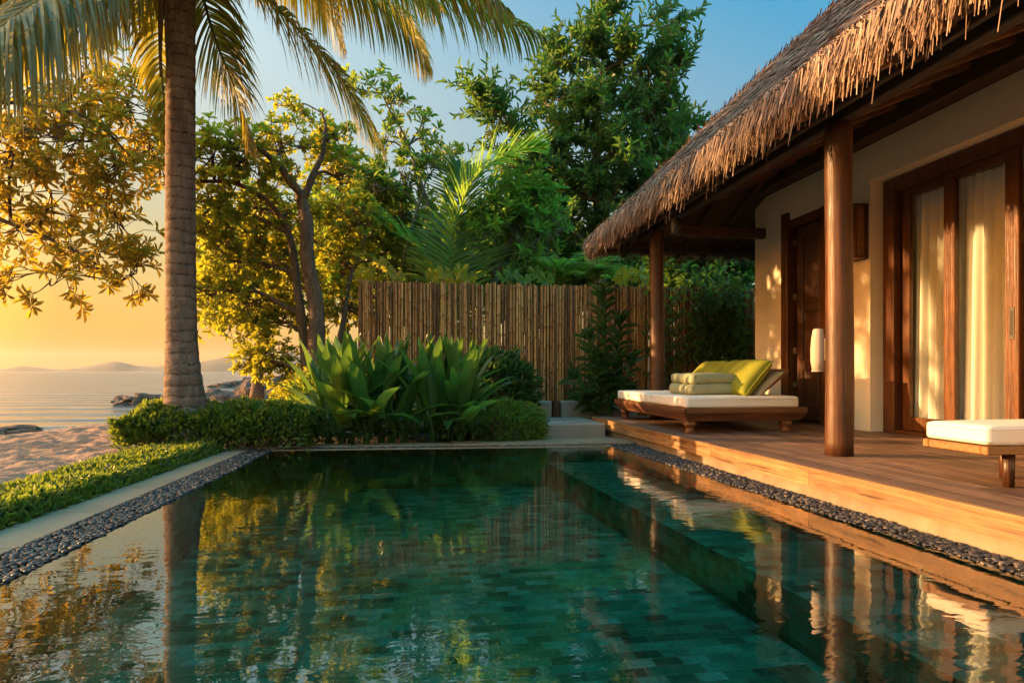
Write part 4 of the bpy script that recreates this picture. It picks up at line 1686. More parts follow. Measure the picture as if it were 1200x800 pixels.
def tree(name, label, trunks, lumps, leaf, bark, lm, cat="tree", group=None, mode="rosette", twig_r=0.012, upward=0.35):
    """trunks: list of (control points, r0, r1). lumps: (centre, radii(3), twigs). leaf: dict(L, W, m, whorls, tilt)"""
    base = np.asarray(trunks[0][0][0], float)
    t = thing(name, label, cat, base, group)
    wb_, lb_ = MB(), MB()
    polys = []
    for (cp, r0, r1) in trunks:
        P = spline(cp, 10 * (len(cp) - 1) + 1)
        f = np.linspace(0, 1, len(P))
        rr = r0 + (r1 - r0) * f ** 0.8
        P = P + np.c_[0.03 * np.sin(f * 17), 0.03 * np.cos(f * 13), 0 * f] * min(1.0, r0 * 6)
        wb_.tube(P, rr * (1 + 0.05 * np.sin(f * 40)), 10)
        polys.append((P, rr))
    for (c, rad, nt_) in lumps:
        c = np.asarray(c, float)
        rad = np.broadcast_to(np.asarray(rad, float), (3,))
        a, ra = nearest_on(polys, c)
        mid = a * 0.45 + c * 0.55 + np.array([0, 0, 0.12 * np.linalg.norm(c - a)]) + rng.normal(0, 0.05, 3) * np.linalg.norm(c - a)
        tip = c + np.array([0, 0, rad[2] * 0.35])
        limb = spline([a, mid, c, tip], 16)
        r0 = min(ra * 0.75, 0.02 + 0.02 * np.linalg.norm(c - a))
        wb_.tube(limb, np.linspace(r0, twig_r * 0.8, 16), 6)
        for k in range(nt_):
            v = unit(rng.normal(0, 1, 3))
            v[2] += upward
            e = c + unit(v) * rad * rng.uniform(0.55, 1.08)
            s = limb[rng.integers(5, 16)]
            dl = e - s
            bend = np.array([0, 0, 0.12 * np.linalg.norm(dl)]) + rng.normal(0, 0.05, 3) * np.linalg.norm(dl)
            tw = spline([s, s + dl * 0.5 - bend * 0.4, e], 6)
            wb_.tube(tw, np.linspace(twig_r, twig_r * 0.35, 6), 4, cap=False)
            if mode == "rosette":
                ax = unit(tw[-1] - tw[-2]) + np.array([0, 0, 0.35])
                rosette(lb_, tw[-1], ax, leaf["m"], leaf["L"], leaf["W"], leaf.get("tilt", 1.0), leaf.get("tpl", T_OBO), droop=leaf.get("droop", 0.0))
                for wv in range(leaf.get("whorls", 1)):
                    q0 = tw[rng.integers(2, 5)]
                    e2 = q0 + unit(unit(dl) + rng.normal(0, 0.7, 3) + np.array([0, 0, upward])) * leaf["L"] * rng.uniform(1.0, 2.4)
                    wb_.tube(np.array([q0, (q0 + e2) / 2 + rng.normal(0, 0.02, 3), e2]), [twig_r * 0.6, twig_r * 0.45, twig_r * 0.3], 4, cap=False)
                    rosette(lb_, e2, e2 - q0 + np.array([0, 0, 0.2]), leaf["m"], leaf["L"], leaf["W"], leaf.get("tilt", 1.0), leaf.get("tpl", T_OBO), droop=leaf.get("droop", 0.0))
            else:
                along(lb_, tw, leaf["m"], leaf["L"], leaf["W"], leaf.get("tilt", 0.9), leaf.get("f0", 0.25), leaf.get("tpl", T_LEAF), leaf.get("droop", 0.1))
                for wv in range(leaf.get("whorls", 0)):
                    q0 = tw[rng.integers(1, 5)]
                    e2 = q0 + unit(unit(dl) + rng.normal(0, 0.6, 3) + np.array([0, 0, upward])) * leaf["L"] * rng.uniform(1.8, 3.4)
                    tw2 = np.array([q0, (q0 + e2) / 2 + rng.normal(0, 0.02, 3), e2])
                    wb_.tube(tw2, [twig_r * 0.6, twig_r * 0.45, twig_r * 0.3], 4, cap=False)
                    along(lb_, tw2, max(6, leaf["m"] * 2 // 3), leaf["L"], leaf["W"], leaf.get("tilt", 0.9), 0.15, leaf.get("tpl", T_LEAF), leaf.get("droop", 0.1))
    wb_.build("trunk", bark, t, smooth=True)
    lb_.build("crown", lm, t)
    return t


def lump(px, py, Y, rpx, n, squash=1.0, dy=1.0):
    r = rpx / F * dist(px, Y)
    return (aty(px, py, Y), (r, r * dy, r * squash), n)


def pt(px, py, Y):
    return aty(px, py, Y)


# --- coconut palm
def frond_mesh(rb_, lb_, P, n, Lmax, droop, width, hang=0.0):
    n_s = 60
    P = spline(P, n_s)
    rb_.tube(P, np.linspace(0.032, 0.006, n_s), 6)
    T = unit(np.gradient(P, axis=0))
    upv = np.array([0, 0, 1.0])
    f = np.repeat(np.linspace(0.10, 0.995, n), 2)
    sg = np.tile([-1.0, 1.0], n)
    m = len(f)
    f = np.clip(f + rng.normal(0, 0.003, m), 0.08, 1)
    x = f * (n_s - 1)
    i0 = np.minimum(x.astype(int), n_s - 2)
    pos = P[i0] + (P[i0 + 1] - P[i0]) * (x - i0)[:, None]
    t_ = T[i0]
    s = unit(np.cross(t_, upv))
    nrm = np.cross(s, t_)
    prof = np.clip(np.sin(np.pi * np.clip(f * 0.86 + 0.10, 0, 1)) ** 0.7, 0.25, 1) * np.where(f > 0.9, 1 - (f - 0.9) * 5, 1)
    L = Lmax * prof * rng.uniform(0.88, 1.08, m)
    fw = 0.35 + 0.75 * f ** 2
    d0 = unit(s * sg[:, None] + t_ * fw[:, None] + nrm * rng.uniform(0.05, 0.35, m)[:, None] + rng.normal(0, 0.05, (m, 3)))
    K = 6
    Q = np.zeros((m, K, 3))
    Q[:, 0] = pos
    d = d0.copy()
    dr = droop * rng.uniform(0.75, 1.25, m)
    for k in range(1, K):
        d = unit(d + np.array([0, 0, -1.0]) * (dr * (0.18 + 0.16 * k))[:, None])
        Q[:, k] = Q[:, k - 1] + d * (L / (K - 1))[:, None]
    w = width * np.array([0.55, 1.0, 0.95, 0.75, 0.45, 0.05])[None] * rng.uniform(0.85, 1.15, m)[:, None]
    sd_ = unit(np.cross(d0, nrm) + rng.normal(0, 0.12, (m, 3)))
    ribbons(Q, w * 0.5, sd_, rng.random(m), lb_)


palm = thing("coconut_palm", "tall coconut palm with ringed trunk rising from the low hedge", "palm", (-2.84, 8.3, 0))
PY = 8.3
tp_ = [pt(224, 520, PY), pt(217, 470, PY), pt(213.5, 420, PY), pt(212, 340, PY), pt(211.5, 200, PY), pt(212, 60, PY), pt(212, -70, PY)]
P = spline(tp_, 260)
fz = np.linspace(0, 1, 260)
rad = 0.178 * (1 + 0.22 * np.exp(-((P[:, 2] - 0.5) / 0.55) ** 2 * 1.0) + 0.75 * np.exp(-(P[:, 2] + 0.15) * 2.1)) * (1 - 0.10 * np.clip((P[:, 2] - 1) / 6, 0, 1))
ring = (P[:, 2] / 0.135 + 0.25 * np.sin(P[:, 2] * 3.1)) % 1.0
rad = rad * (1 + 0.035 * (ring - 0.5)) * (1 + 0.012 * np.sin(P[:, 2] * 31))
b = MB()
b.tube(P, rad, 30)
b.build("trunk", M["palm_bark"], palm, smooth=True)
# hanging dry sheaths by the trunk top
b = MB()
for (x0, y0_, x1, y1_) in ((196, -30, 197, 100), (199, -40, 203, 60), (190, -20, 188, 90)):
    b.tube(spline([pt(x0, y0_, PY - 0.1), pt((x0 + x1) / 2 - 1, (y0_ + y1_) / 2, PY - .12), pt(x1, y1_, PY - 0.1)], 14), np.linspace(0.045, 0.012, 14), 7)
b.build("dry_sheath", M["bark"], palm, smooth=True)
FR = [  # pixel path, depth path, leaflets, length, droop
    ([(205, -75), (130, -55), (60, -10), (-10, 40), (-80, 110)], (8.3, 7.6, 7.0, 6.5, 6.1), 150, 1.4, 0.8),
    ([(208, -75), (170, -95), (90, -90), (0, -55), (-90, 10)], (8.3, 8.3, 8.2, 8.0, 7.8), 150, 1.5, 0.9),
    ([(207, -70), (192, -60), (186, 10), (190, 90), (196, 170)], (8.3, 8.9, 9.5, 9.9, 10.1), 66, 0.62, 0.55),
    ([(214, -70), (228, -40), (250, 40), (277, 110), (296, 180)], (8.3, 8.6, 8.9, 9.1, 9.1), 80, 0.80, 0.45),
    ([(216, -75), (265, -55), (330, 15), (395, 85), (452, 180)], (8.3, 8.0, 7.9, 7.9, 8.0), 82, 0.88, 0.5),
    ([(216, -78), (300, -75), (400, -30), (470, 20), (506, 85)], (8.3, 8.5, 8.8, 9.0, 9.1), 78, 0.85, 0.65),
    ([(216, -80), (320, -95), (440, -55), (545, -5), (640, 45)], (8.3, 7.9, 7.5, 7.2, 7.1), 84, 0.85, 0.7),
    ([(214, -80), (230, -120), (290, -160), (370, -150), (440, -110)], (8.3, 7.6, 6.9, 6.3, 5.8), 64, 1.0, 0.7),
    ([(211, -80), (200, -140), (150, -190), (80, -190), (10, -150)], (8.3, 8.9, 9.6, 10.1, 10.4), 60, 1.0, 0.7),
    ([(213, -80), (240, -140), (330, -170), (430, -150), (520, -100)], (8.3, 9.0, 9.8, 10.4, 10.8), 60, 1.0, 0.7),
    ([(209, -76), (160, -70), (100, -40), (50, 0), (0, 70)], (8.3, 8.7, 9.0, 9.2, 9.2), 120, 1.2, 0.8),
    ([(216, -80), (290, -100), (380, -80), (455, -40), (520, 10)], (8.3, 8.7, 9.1, 9.4, 9.5), 90, 0.95, 0.7),
    ([(216, -82), (310, -120), (420, -95), (520, -45), (600, 15)], (8.3, 7.6, 7.0, 6.6, 6.4), 84, 0.9, 0.75),
    ([(215, -78), (260, -90), (320, -60), (375, -10), (405, 60)], (8.3, 8.8, 9.3, 9.7, 9.8), 80, 0.85, 0.6),
    ([(213, -75), (215, -120), (225, -190), (240, -230), (250, -230)], (8.3, 7.8, 6.9, 5.9, 5.0), 60, 0.95, 0.7),
]
for (pp, yy_, n, L, dr) in FR:
    rb_, lb_ = MB(), MB()
    frond_mesh(rb_, lb_, [pt(a[0], a[1], y) for a, y in zip(pp, yy_)], int(n * 1.8), L * 1.2, dr, 0.036)
    o = rb_.build("frond", M["leaf_rachis"] if "leaf_rachis" in M else M["leaf_palm"], palm, smooth=True)
    lb_.build("foliage", M["leaf_palm"], o)

# --- leafy branches hanging in from the left (trunk stands outside the frame)
AY = 11.2
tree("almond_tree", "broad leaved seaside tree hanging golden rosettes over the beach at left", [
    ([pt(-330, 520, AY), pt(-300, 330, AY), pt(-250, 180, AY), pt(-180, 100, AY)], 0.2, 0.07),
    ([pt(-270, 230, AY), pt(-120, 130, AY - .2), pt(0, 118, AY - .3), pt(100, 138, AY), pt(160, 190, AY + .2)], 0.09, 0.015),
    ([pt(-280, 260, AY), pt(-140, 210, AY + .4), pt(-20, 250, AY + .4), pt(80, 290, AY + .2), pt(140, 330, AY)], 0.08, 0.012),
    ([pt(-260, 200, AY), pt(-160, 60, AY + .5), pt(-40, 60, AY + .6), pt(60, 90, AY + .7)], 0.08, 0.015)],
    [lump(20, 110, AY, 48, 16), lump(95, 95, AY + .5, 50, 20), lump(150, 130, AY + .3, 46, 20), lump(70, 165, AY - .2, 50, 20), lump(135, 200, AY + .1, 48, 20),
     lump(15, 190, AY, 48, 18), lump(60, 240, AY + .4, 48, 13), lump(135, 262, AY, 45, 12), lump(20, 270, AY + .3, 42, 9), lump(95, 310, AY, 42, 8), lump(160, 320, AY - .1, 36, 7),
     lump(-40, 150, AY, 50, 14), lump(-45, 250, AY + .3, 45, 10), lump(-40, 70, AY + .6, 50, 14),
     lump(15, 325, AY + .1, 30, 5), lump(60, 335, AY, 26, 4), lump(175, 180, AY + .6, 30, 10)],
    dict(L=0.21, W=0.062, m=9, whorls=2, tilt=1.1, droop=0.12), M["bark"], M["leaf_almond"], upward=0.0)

# --- multi stem tree left of the fence
MY = 11.6
tree("leaning_tree", "forked brown tree with golden leaves left of the bamboo fence", [
    ([pt(378, 480, MY), pt(372, 400, MY), pt(362, 300, MY), pt(354, 228, MY)], 0.19, 0.10),
    ([pt(354, 232, MY), pt(372, 195, MY), pt(381, 160, MY), pt(378, 132, MY)], 0.075, 0.02),
    ([pt(354, 232, MY), pt(335, 205, MY - .2), pt(312, 180, MY - .4), pt(285, 165, MY - .6)], 0.09, 0.03),
    ([pt(360, 470, MY + .2), pt(352, 360, MY + .3), pt(342, 290, MY + .3), pt(318, 240, MY + .2), pt(275, 215, MY), pt(235, 212, MY - .2)], 0.10, 0.03),
    ([pt(388, 470, MY), pt(398, 400, MY + .5), pt(410, 330, MY + .8), pt(430, 270, MY + 1)], 0.08, 0.03)],
    [lump(250, 195, MY - .3, 40, 26), lump(290, 185, MY - .5, 42, 26), lump(330, 175, MY, 36, 20), lump(255, 250, MY, 44, 30), lump(300, 250, MY + .6, 48, 34), lump(270, 305, MY + .3, 46, 30),
     lump(320, 310, MY + .8, 46, 30), lump(285, 355, MY + .4, 42, 26), lump(325, 380, MY + .8, 46, 28), lump(400, 210, MY + .8, 38, 20), lump(415, 260, MY + 1, 42, 24), lump(400, 310, MY + 1.2, 42, 26),
     lump(310, 420, MY + .4, 38, 22), lump(245, 345, MY, 28, 12), lump(350, 260, MY + 1.4, 44, 26), lump(345, 340, MY + 1.4, 44, 24), lump(405, 360, MY + 1.2, 40, 24), lump(340, 440, MY + .6, 36, 20), lump(378, 175, MY + .5, 22, 9), lump(345, 130, MY + .5, 18, 6), lump(395, 165, MY + .7, 26, 12)],
    dict(L=0.135, W=0.06, m=10, whorls=3, tilt=1.05), M["bark"], M["leaf_gold"], upward=0.2)

# --- big dark tree behind the fence
DY = 16.5
tree("dark_tree", "tall dark green tree with upright leafy shoots behind the fence", [
    ([pt(705, 480, DY), pt(705, 330, DY), pt(700, 220, DY), pt(700, 120, DY), pt(712, 40, DY)], 0.24, 0.05),
    ([pt(702, 260, DY), pt(740, 190, DY - .3), pt(785, 130, DY - .4)], 0.10, 0.03),
    ([pt(702, 240, DY), pt(665, 180, DY + .2), pt(640, 120, DY + .3)], 0.10, 0.03),
    ([pt(703, 300, DY), pt(640, 240, DY - .2), pt(580, 170, DY - .3)], 0.09, 0.02)],
    [lump(712, 20, DY, 30, 12, 1.5), lump(690, 60, DY, 34, 18, 1.3), lump(740, 75, DY - .3, 36, 18), lump(788, 35, DY - .3, 20, 7, 1.6), lump(800, 85, DY - .3, 34, 14), lump(655, 75, DY + .3, 26, 10, 1.2),
     lump(650, 115, DY + .2, 38, 18), lump(705, 125, DY - .6, 42, 24), lump(760, 130, DY - .5, 42, 22), lump(800, 150, DY, 36, 16), lump(665, 170, DY, 42, 22), lump(720, 185, DY - .8, 44, 24),
     lump(770, 195, DY, 42, 20), lump(640, 215, DY, 42, 20), lump(690, 235, DY - .6, 44, 22), lump(745, 245, DY - .2, 42, 20), lump(590, 140, DY - .3, 30, 12), lump(562, 122, DY - .3, 20, 7, 1.3), lump(610, 185, DY - .2, 38, 16),
     lump(650, 270, DY + .4, 44, 20), lump(705, 285, DY, 44, 20), lump(610, 250, DY + .4, 40, 16)],
    dict(L=0.27, W=0.085, m=20, whorls=2, tilt=0.95, f0=0.3, droop=0.05), M["bark"], M["leaf_dark"], mode="along", upward=0.6, twig_r=0.014)

# --- slim leaning tree over the fence
SY_ = 13.2
tree("slim_tree", "slim leaning tree with sparse leaf tufts above the fence", [
    ([pt(532, 480, SY_), pt(522, 325, SY_), pt(500, 235, SY_), pt(478, 170, SY_), pt(455, 125, SY_)], 0.055, 0.02),
    ([pt(455, 480, SY_ + .3), pt(470, 320, SY_ + .2), pt(488, 250, SY_), pt(500, 210, SY_)], 0.05, 0.02),
    ([pt(478, 172, SY_), pt(492, 150, SY_), pt(500, 128, SY_)], 0.03, 0.012)],
    [lump(436, 102, SY_, 20, 8), lump(462, 118, SY_, 22, 9), lump(494, 160, SY_, 26, 10), lump(452, 165, SY_, 22, 8), lump(505, 205, SY_ + .2, 26, 10), lump(470, 215, SY_, 30, 12), lump(440, 225, SY_ + .3, 30, 14),
     lump(520, 190, SY_ + .5, 22, 7)],
    dict(L=0.20, W=0.07, m=9, whorls=1, tilt=0.95), M["bark_grey"], M["leaf_mid"], upward=0.5, twig_r=0.01)

# --- bushy tree filling behind the fence on the left
BY = 14.2
tree("bushy_tree", "bushy green tree with yellowing leaves behind the left end of the fence", [
    ([pt(440, 480, BY), pt(445, 330, BY), pt(450, 250, BY)], 0.12, 0.05), ([pt(446, 320, BY), pt(410, 260, BY), pt(395, 220, BY)], 0.06, 0.03)],
    [lump(400, 215, BY, 36, 20), lump(440, 230, BY, 38, 24), lump(470, 265, BY - .2, 40, 24), lump(425, 280, BY - .3, 42, 26), lump(510, 270, BY + .5, 38, 18), lump(460, 320, BY, 40, 22), lump(410, 330, BY, 38, 20), lump(395, 270, BY, 36, 16), lump(510, 315, BY, 36, 18)],
    dict(L=0.20, W=0.08, m=10, whorls=2, tilt=1.0), M["bark"], M["leaf_mid"], upward=0.3)

# --- small frangipani like tree over the fence
GY_ = 13.0
tree("small_tree", "small grey stemmed tree with a round soft green crown over the fence", [
    ([pt(578, 480, GY_), pt(580, 330, GY_), pt(590, 295, GY_), pt(607, 272, GY_)], 0.11, 0.04), ([pt(582, 330, GY_), pt(570, 300, GY_), pt(560, 290, GY_)], 0.06, 0.02), ([pt(592, 295, GY_), pt(620, 290, GY_), pt(635, 275, GY_)], 0.05, 0.02)],
    [lump(590, 250, GY_, 30, 22), lump(620, 245, GY_, 32, 24), lump(640, 268, GY_, 28, 18), lump(570, 272, GY_, 26, 16), lump(605, 275, GY_ - .3, 26, 14)],
    dict(L=0.24, W=0.045, m=11, whorls=2, tilt=0.9), M["bark_grey"], M["leaf_fern"], upward=0.4)

# --- background trees that close the view
for (px, top, Y, rpx, lab, lm) in ((300, 225, 20, 60, "background tree glowing yellow behind the forked tree", "leaf_gold"), (505, 235, 21, 55, "background tree behind the slim leaning tree", "leaf_mid"),
                                   (600, 205, 23, 55, "dark background tree left of the tall dark tree", "leaf_dark"), (830, 180, 21, 60, "dark background tree half hidden by the thatched roof", "leaf_dark"), (665, 262, 19, 42, "low background tree behind the fence below the tall dark tree", "leaf_mid"), (748, 275, 18.5, 40, "low background tree behind the fence near the eave corner", "leaf_dark"), (570, 262, 18, 40, "low background tree behind the small grey stemmed tree", "leaf_mid"), (822, 262, 14.0, 40, "dark leafy tree behind the fence under the roof", "leaf_dark"), (400, 200, 24, 55, "pale background tree between the forked tree and the slim tree", "leaf_mid")):
    L_ = []
    for a in range(13):
        L_.append(lump(px + random.uniform(-1, 1) * rpx, min(430, top + rpx * 0.6 + random.uniform(0, 2.8) * rpx * 0.62), Y + random.uniform(-1, 1), rpx * 0.55, 18))
    tree("background_tree", lab, [([pt(px, 470, Y), pt(px + 4, 380, Y), pt(px - 3, top + 60, Y)], 0.22, 0.06)], L_, dict(L=0.32, W=0.12, m=10, whorls=2, tilt=1.0), M["bark"], M[lm], group="trees closing the view behind the fence", upward=0.3)


# --- feather leaved plants: young palm and low cycads over the fence
def feather_plant(name, label, base, fronds, lm, n=46, Lmax=0.5, droop=0.25, width=0.03):
    t = thing(name, label, "palm", base)
    for Pp in fronds:
        rb_, lb_ = MB(), MB()
        frond_mesh(rb_, lb_, Pp, n, Lmax, droop, width)
        o = rb_.build("frond", lm, t, smooth=True)
        lb_.build("foliage", lm, o)


YPY = 12.6
bse = pt(528, 480, YPY)
feather_plant("young_palm", "young palm with one tall arching frond above the fence", bse, [
    [pt(528, 470, YPY), pt(524, 350, YPY), pt(533, 265, YPY - .1), pt(560, 205, YPY - .2), pt(605, 178, YPY - .3), pt(640, 172, YPY - .4)],
    [pt(528, 470, YPY), pt(520, 340, YPY + .1), pt(500, 300, YPY + .3), pt(450, 265, YPY + .4), pt(385, 222, YPY + .6)],
    [pt(528, 470, YPY), pt(528, 340, YPY), pt(532, 270, YPY + .3), pt(540, 215, YPY + .5), pt(535, 190, YPY + .6)],
    [pt(530, 470, YPY), pt(535, 350, YPY + .1), pt(555, 310, YPY + .4), pt(590, 300, YPY + .6)]],
    M["leaf_fern"], 95, 1.15, 0.07, 0.05)
for (px, py, Y, s, lab) in ((655, 325, 12.3, 46, "low feathery palm showing over the fence left of the roof"), (700, 322, 12.5, 44, "low feathery palm over the fence below the eave corner")):
    b0_ = pt(px, 470, Y)
    fr_ = []
    c0 = pt(px, py + 8, Y)
    for k in range(12):
        a = k / 12 * 2 * math.pi + random.uniform(-.2, .2)
        rr = s / F * Y * random.uniform(0.8, 1.15)
        e = random.uniform(0.5, 1.1)
        fr_.append([b0_, c0, c0 + np.array([math.cos(a) * rr * 0.5, math.sin(a) * rr * 0.5, rr * 0.55 * e]), c0 + np.array([math.cos(a) * rr, math.sin(a) * rr, rr * 0.45 * e])])
    feather_plant("low_palm", lab, b0_, fr_, M["leaf_fern"], 34, 0.32, 0.2, 0.024)


# --- big-leaf plants peeking over the fence (lobed round leaves)
def lobed_plant(label, base_px, heads, Y, size, mat):
    t = thing("lobed_plant", label, "plant", pt(base_px, 470, Y))
    wb_, lb_ = MB(), MB()
    root = pt(base_px, 470, Y)
    for (px, py) in heads:
        h = pt(px, py, Y + random.uniform(-.25, .1))
        wb_.tube(spline([root, root * 0.4 + h * 0.6 + np.array([0, 0, .25]), h], 10), 0.011, 5)
        ax = unit(np.array([random.uniform(-.5, .5), -1.0, random.uniform(0.2, 0.9)]))
        u = unit(np.cross(ax, [0, 0, 1.0]))
        w = np.cross(u, ax)
        m = 9
        a = np.linspace(-2.5, 2.5, m) + random.uniform(-.3, .3)
        d = np.cos(a)[:, None] * (-w) + np.sin(a)[:, None] * u + ax * 0.15
        put_leaves(lb_, np.tile(h, (m, 1)), d, np.tile(ax, (m, 1)), size * rng.uniform(0.8, 1.1, m), size * 0.42, T_OBO)
    wb_.build("stem", mat, t)
    lb_.build("foliage", mat, t)


lobed_plant("lobed yellow green leaves at the left end of the fence top", 440, [(430, 316), (445, 308), (425, 325), (455, 318), (465, 325), (440, 328)], 11.7, 0.2, M["leaf_bright"])
lobed_plant("lobed yellow green leaves over the middle of the fence", 525, [(520, 320), (532, 330), (508, 322), (540, 318), (525, 345), (550, 326), (515, 335)], 11.7, 0.2, M["leaf_bright"])
lobed_plant("lobed green leaves over the fence between the small tree and low palm", 610, [(600, 322), (615, 328), (590, 325), (628, 320), (640, 328)], 11.8, 0.2, M["leaf_fern"])
lobed_plant("yellow leaved plant over the fence just below the eave", 742, [(735, 318), (742, 326), (750, 320), (728, 326), (757, 328)], 11.9, 0.2, M["leaf_bright"])


# --- strap-leaved clumps by the pool
def strap_leaf(b, base, az, el, L, W, curl, rnd):
    K = 9
    d = np.array([math.cos(az) * math.cos(el), math.sin(az) * math.cos(el), math.sin(el)])
    out = np.array([math.cos(az), math.sin(az), 0])
    side = np.array([-math.sin(az), math.cos(az), 0])
    P = [base]
    for k in range(K - 1):
        d = unit(d + np.array([0, 0, -1.0]) * curl * (0.35 + 0.22 * k) + out * curl * 0.3)
        P.append(P[-1] + d * L / (K - 1))
    P = np.array(P)
    f = np.linspace(0, 1, K)
    w = W * np.clip(np.array([0.28, 0.42, 0.68, 0.9, 1.0, 0.98, 0.82, 0.5, 0.03]), 0, 1) * 0.5
    T = np.gradient(P, axis=0)
    up = unit(np.cross(side[None], T) * -1)
    up = np.where(up[:, 2:3] < -0.2, -up, up)
    fold = 0.28
    wav = 0.012 * np.sin(f * 14 + rnd * 20)
    Lf = P + side * w[:, None] + up * (w * fold + wav)[:, None]
    Rt = P - side * w[:, None] + up * (w * fold - wav)[:, None]
    G = np.stack([Lf, P, Rt], 1)
    b.grid(G, rnd)


def strap_plant(label, cx_, cy_, n, lmin, lmax, seed, spread=0.22):
    t = thing("broad_leaf_plant", label, "plant", (cx_, cy_, 0), "broad leaved clumps at the pool end")
    rs = random.Random(seed)
    lb_, sb_ = MB(), MB()
    stems = [(cx_ + rs.uniform(-1, 1) * spread * 2.0, cy_ + rs.uniform(-1, 1) * spread) for _ in range(7)]
    for k in range(n):
        sx_, sy_ = rs.choice(stems)
        az = k * 2.399 + rs.uniform(-.4, .4)
        f = (k + 0.5) / n
        el = R(87 - 52 * f ** 1.3 + rs.uniform(-6, 6))
        L = lmin + (lmax - lmin) * (1 - abs(f - 0.35)) * rs.uniform(0.8, 1.1)
        z0 = 0.12 + 0.28 * (1 - f)
        strap_leaf(lb_, np.array([sx_ + 0.04 * math.cos(az), sy_ + 0.04 * math.sin(az), z0]), az, el, L, rs.uniform(0.14, 0.21), 0.03 + 0.085 * f * rs.uniform(0.5, 1.2), rs.random())
    for (x, y) in stems:
        sb_.tube([[x, y, -0.05], [x + .01, y, 0.2], [x, y, 0.45]], [0.05, 0.045, 0.03], 8)
    lb_.build("leaves", M["leaf_strap"], t, smooth=True)
    sb_.build("stem", M["leaf_strap"], t, smooth=True)


strap_plant("broad strap leaved clump at the pool end, nearer the palm", -0.80, 8.62, 84, 0.8, 1.25, 3)
strap_plant("broad strap leaved clump at the pool end, nearer the deck", 0.22, 8.62, 88, 0.8, 1.25, 5)


# --- hedges, ground cover and bushes
def bush(name, label, fn, n, L, W, lm, cat, tpl=T_LEAF, kind=None, twigs=True, group=None):
    """fn() -> (position, outward) arrays"""
    pos, out = fn(n)
    base = pos.mean(0)
    base[2] = 0
    lb_ = MB()
    d = unit(out + rng.normal(0, 0.55, (n, 3)) + np.array([0, 0, 0.45]))
    up = unit(out * 0.3 + rng.normal(0, 0.5, (n, 3)) + np.array([0, 0, 0.6]))
    put_leaves(lb_, pos, d, up, L * rng.uniform(0.65, 1.25, n), W * rng.uniform(0.7, 1.2, n), tpl)
    if kind == "stuff":
        o = lb_.build(name, lm)
        tag(o, label, cat, kind="stuff")
        return
    t = thing(name, label, cat, base, group)
    lb_.build("foliage", lm, t)
    if twigs:
        wb_ = MB()
        for k in range(min(240, n // 14)):
            p = pos[rng.integers(0, n)]
            g = base * 0.25 + p * 0.75
            g = np.array([g[0], g[1], 0.0])
            wb_.tube(spline([g, (g + p) / 2 + rng.normal(0, 0.03, 3), p], 5), np.linspace(0.008, 0.002, 5), 4, cap=False)
        wb_.build("stem", M["bark"], t)


def vol_box(x0, x1, y0, y1, h, lowf=0.0, bumpy=0.1):
    def fn(n):
        x = rng.uniform(x0, x1, n)
        y = rng.uniform(y0, y1, n)
        hh = h * (1 + bumpy * np.array([mnoise.noise(Vector((a * 2.2, c * 2.2, 1.7))) * 1.6 + mnoise.noise(Vector((a * 6, c * 6, 4.7))) * 0.8 for a, c in zip(x, y)]))
        z = hh * (lowf + (1 - lowf) * rng.random(n) ** 0.45)
        e = np.stack([(x - (x0 + x1) / 2) / (x1 - x0) * 2, (y - (y0 + y1) / 2) / (y1 - y0) * 2, (z / h) * 1.2], -1)
        # round the shoulders
        k = np.maximum(np.abs(e[:, 0]), np.abs(e[:, 1]))
        z = z * np.where(k > 0.75, 1 - (k - 0.75) * 0.9, 1)
        e[:, :2] = np.sign(e[:, :2]) * np.abs(e[:, :2]) ** 3
        return np.stack([x, y, z], -1), unit(e + 1e-3)
    return fn


def vol_ell(c, r, shell=0.5):
    def fn(n):
        v = unit(rng.normal(0, 1, (n, 3)))
        rr = shell + (1 - shell) * rng.random(n)[:, None] ** 0.5
        wob = np.array([1 + 0.25 * mnoise.noise(Vector(a * 2.4 + np.array(c))) + 0.12 * mnoise.noise(Vector(a * 6)) for a in v])[:, None]
        p = np.array(c) + v * rr * np.array(r) * wob
        p[:, 2] = np.maximum(p[:, 2], 0.02)
        return p, v
    return fn


bush("box_hedge", "knee high small leaved hedge round the foot of the palm", vol_box(-3.62, -1.38, 7.95, 8.95, 0.50, 0.0, 0.22), 15000, 0.085, 0.046, M["leaf_hedge"], "hedge")


def gc(n):
    y = rng.uniform(1.6, 8.0, n)
    f = rng.random(n)
    w = 0.62 + 0.25 * np.clip(y - 3, 0, 5) / 5
    x = np.array([XCO(a) for a in y]) - 0.0 + 0.05 - f * w
    hh = 0.115 * (1 + 0.35 * np.array([mnoise.noise(Vector((a * 3.0, c * 3.0, 9.7))) for a, c in zip(x, y)])) * np.clip(np.minimum(f / 0.12, (1 - f) / 0.15), 0.25, 1)
    z = -0.05 + (hh + 0.05) * rng.random(n) ** 0.5
    o = np.stack([(0.5 - f) * 1.4, 0 * f, 0.8 + 0 * f], -1)
    return np.stack([x, y, z], -1), unit(o)


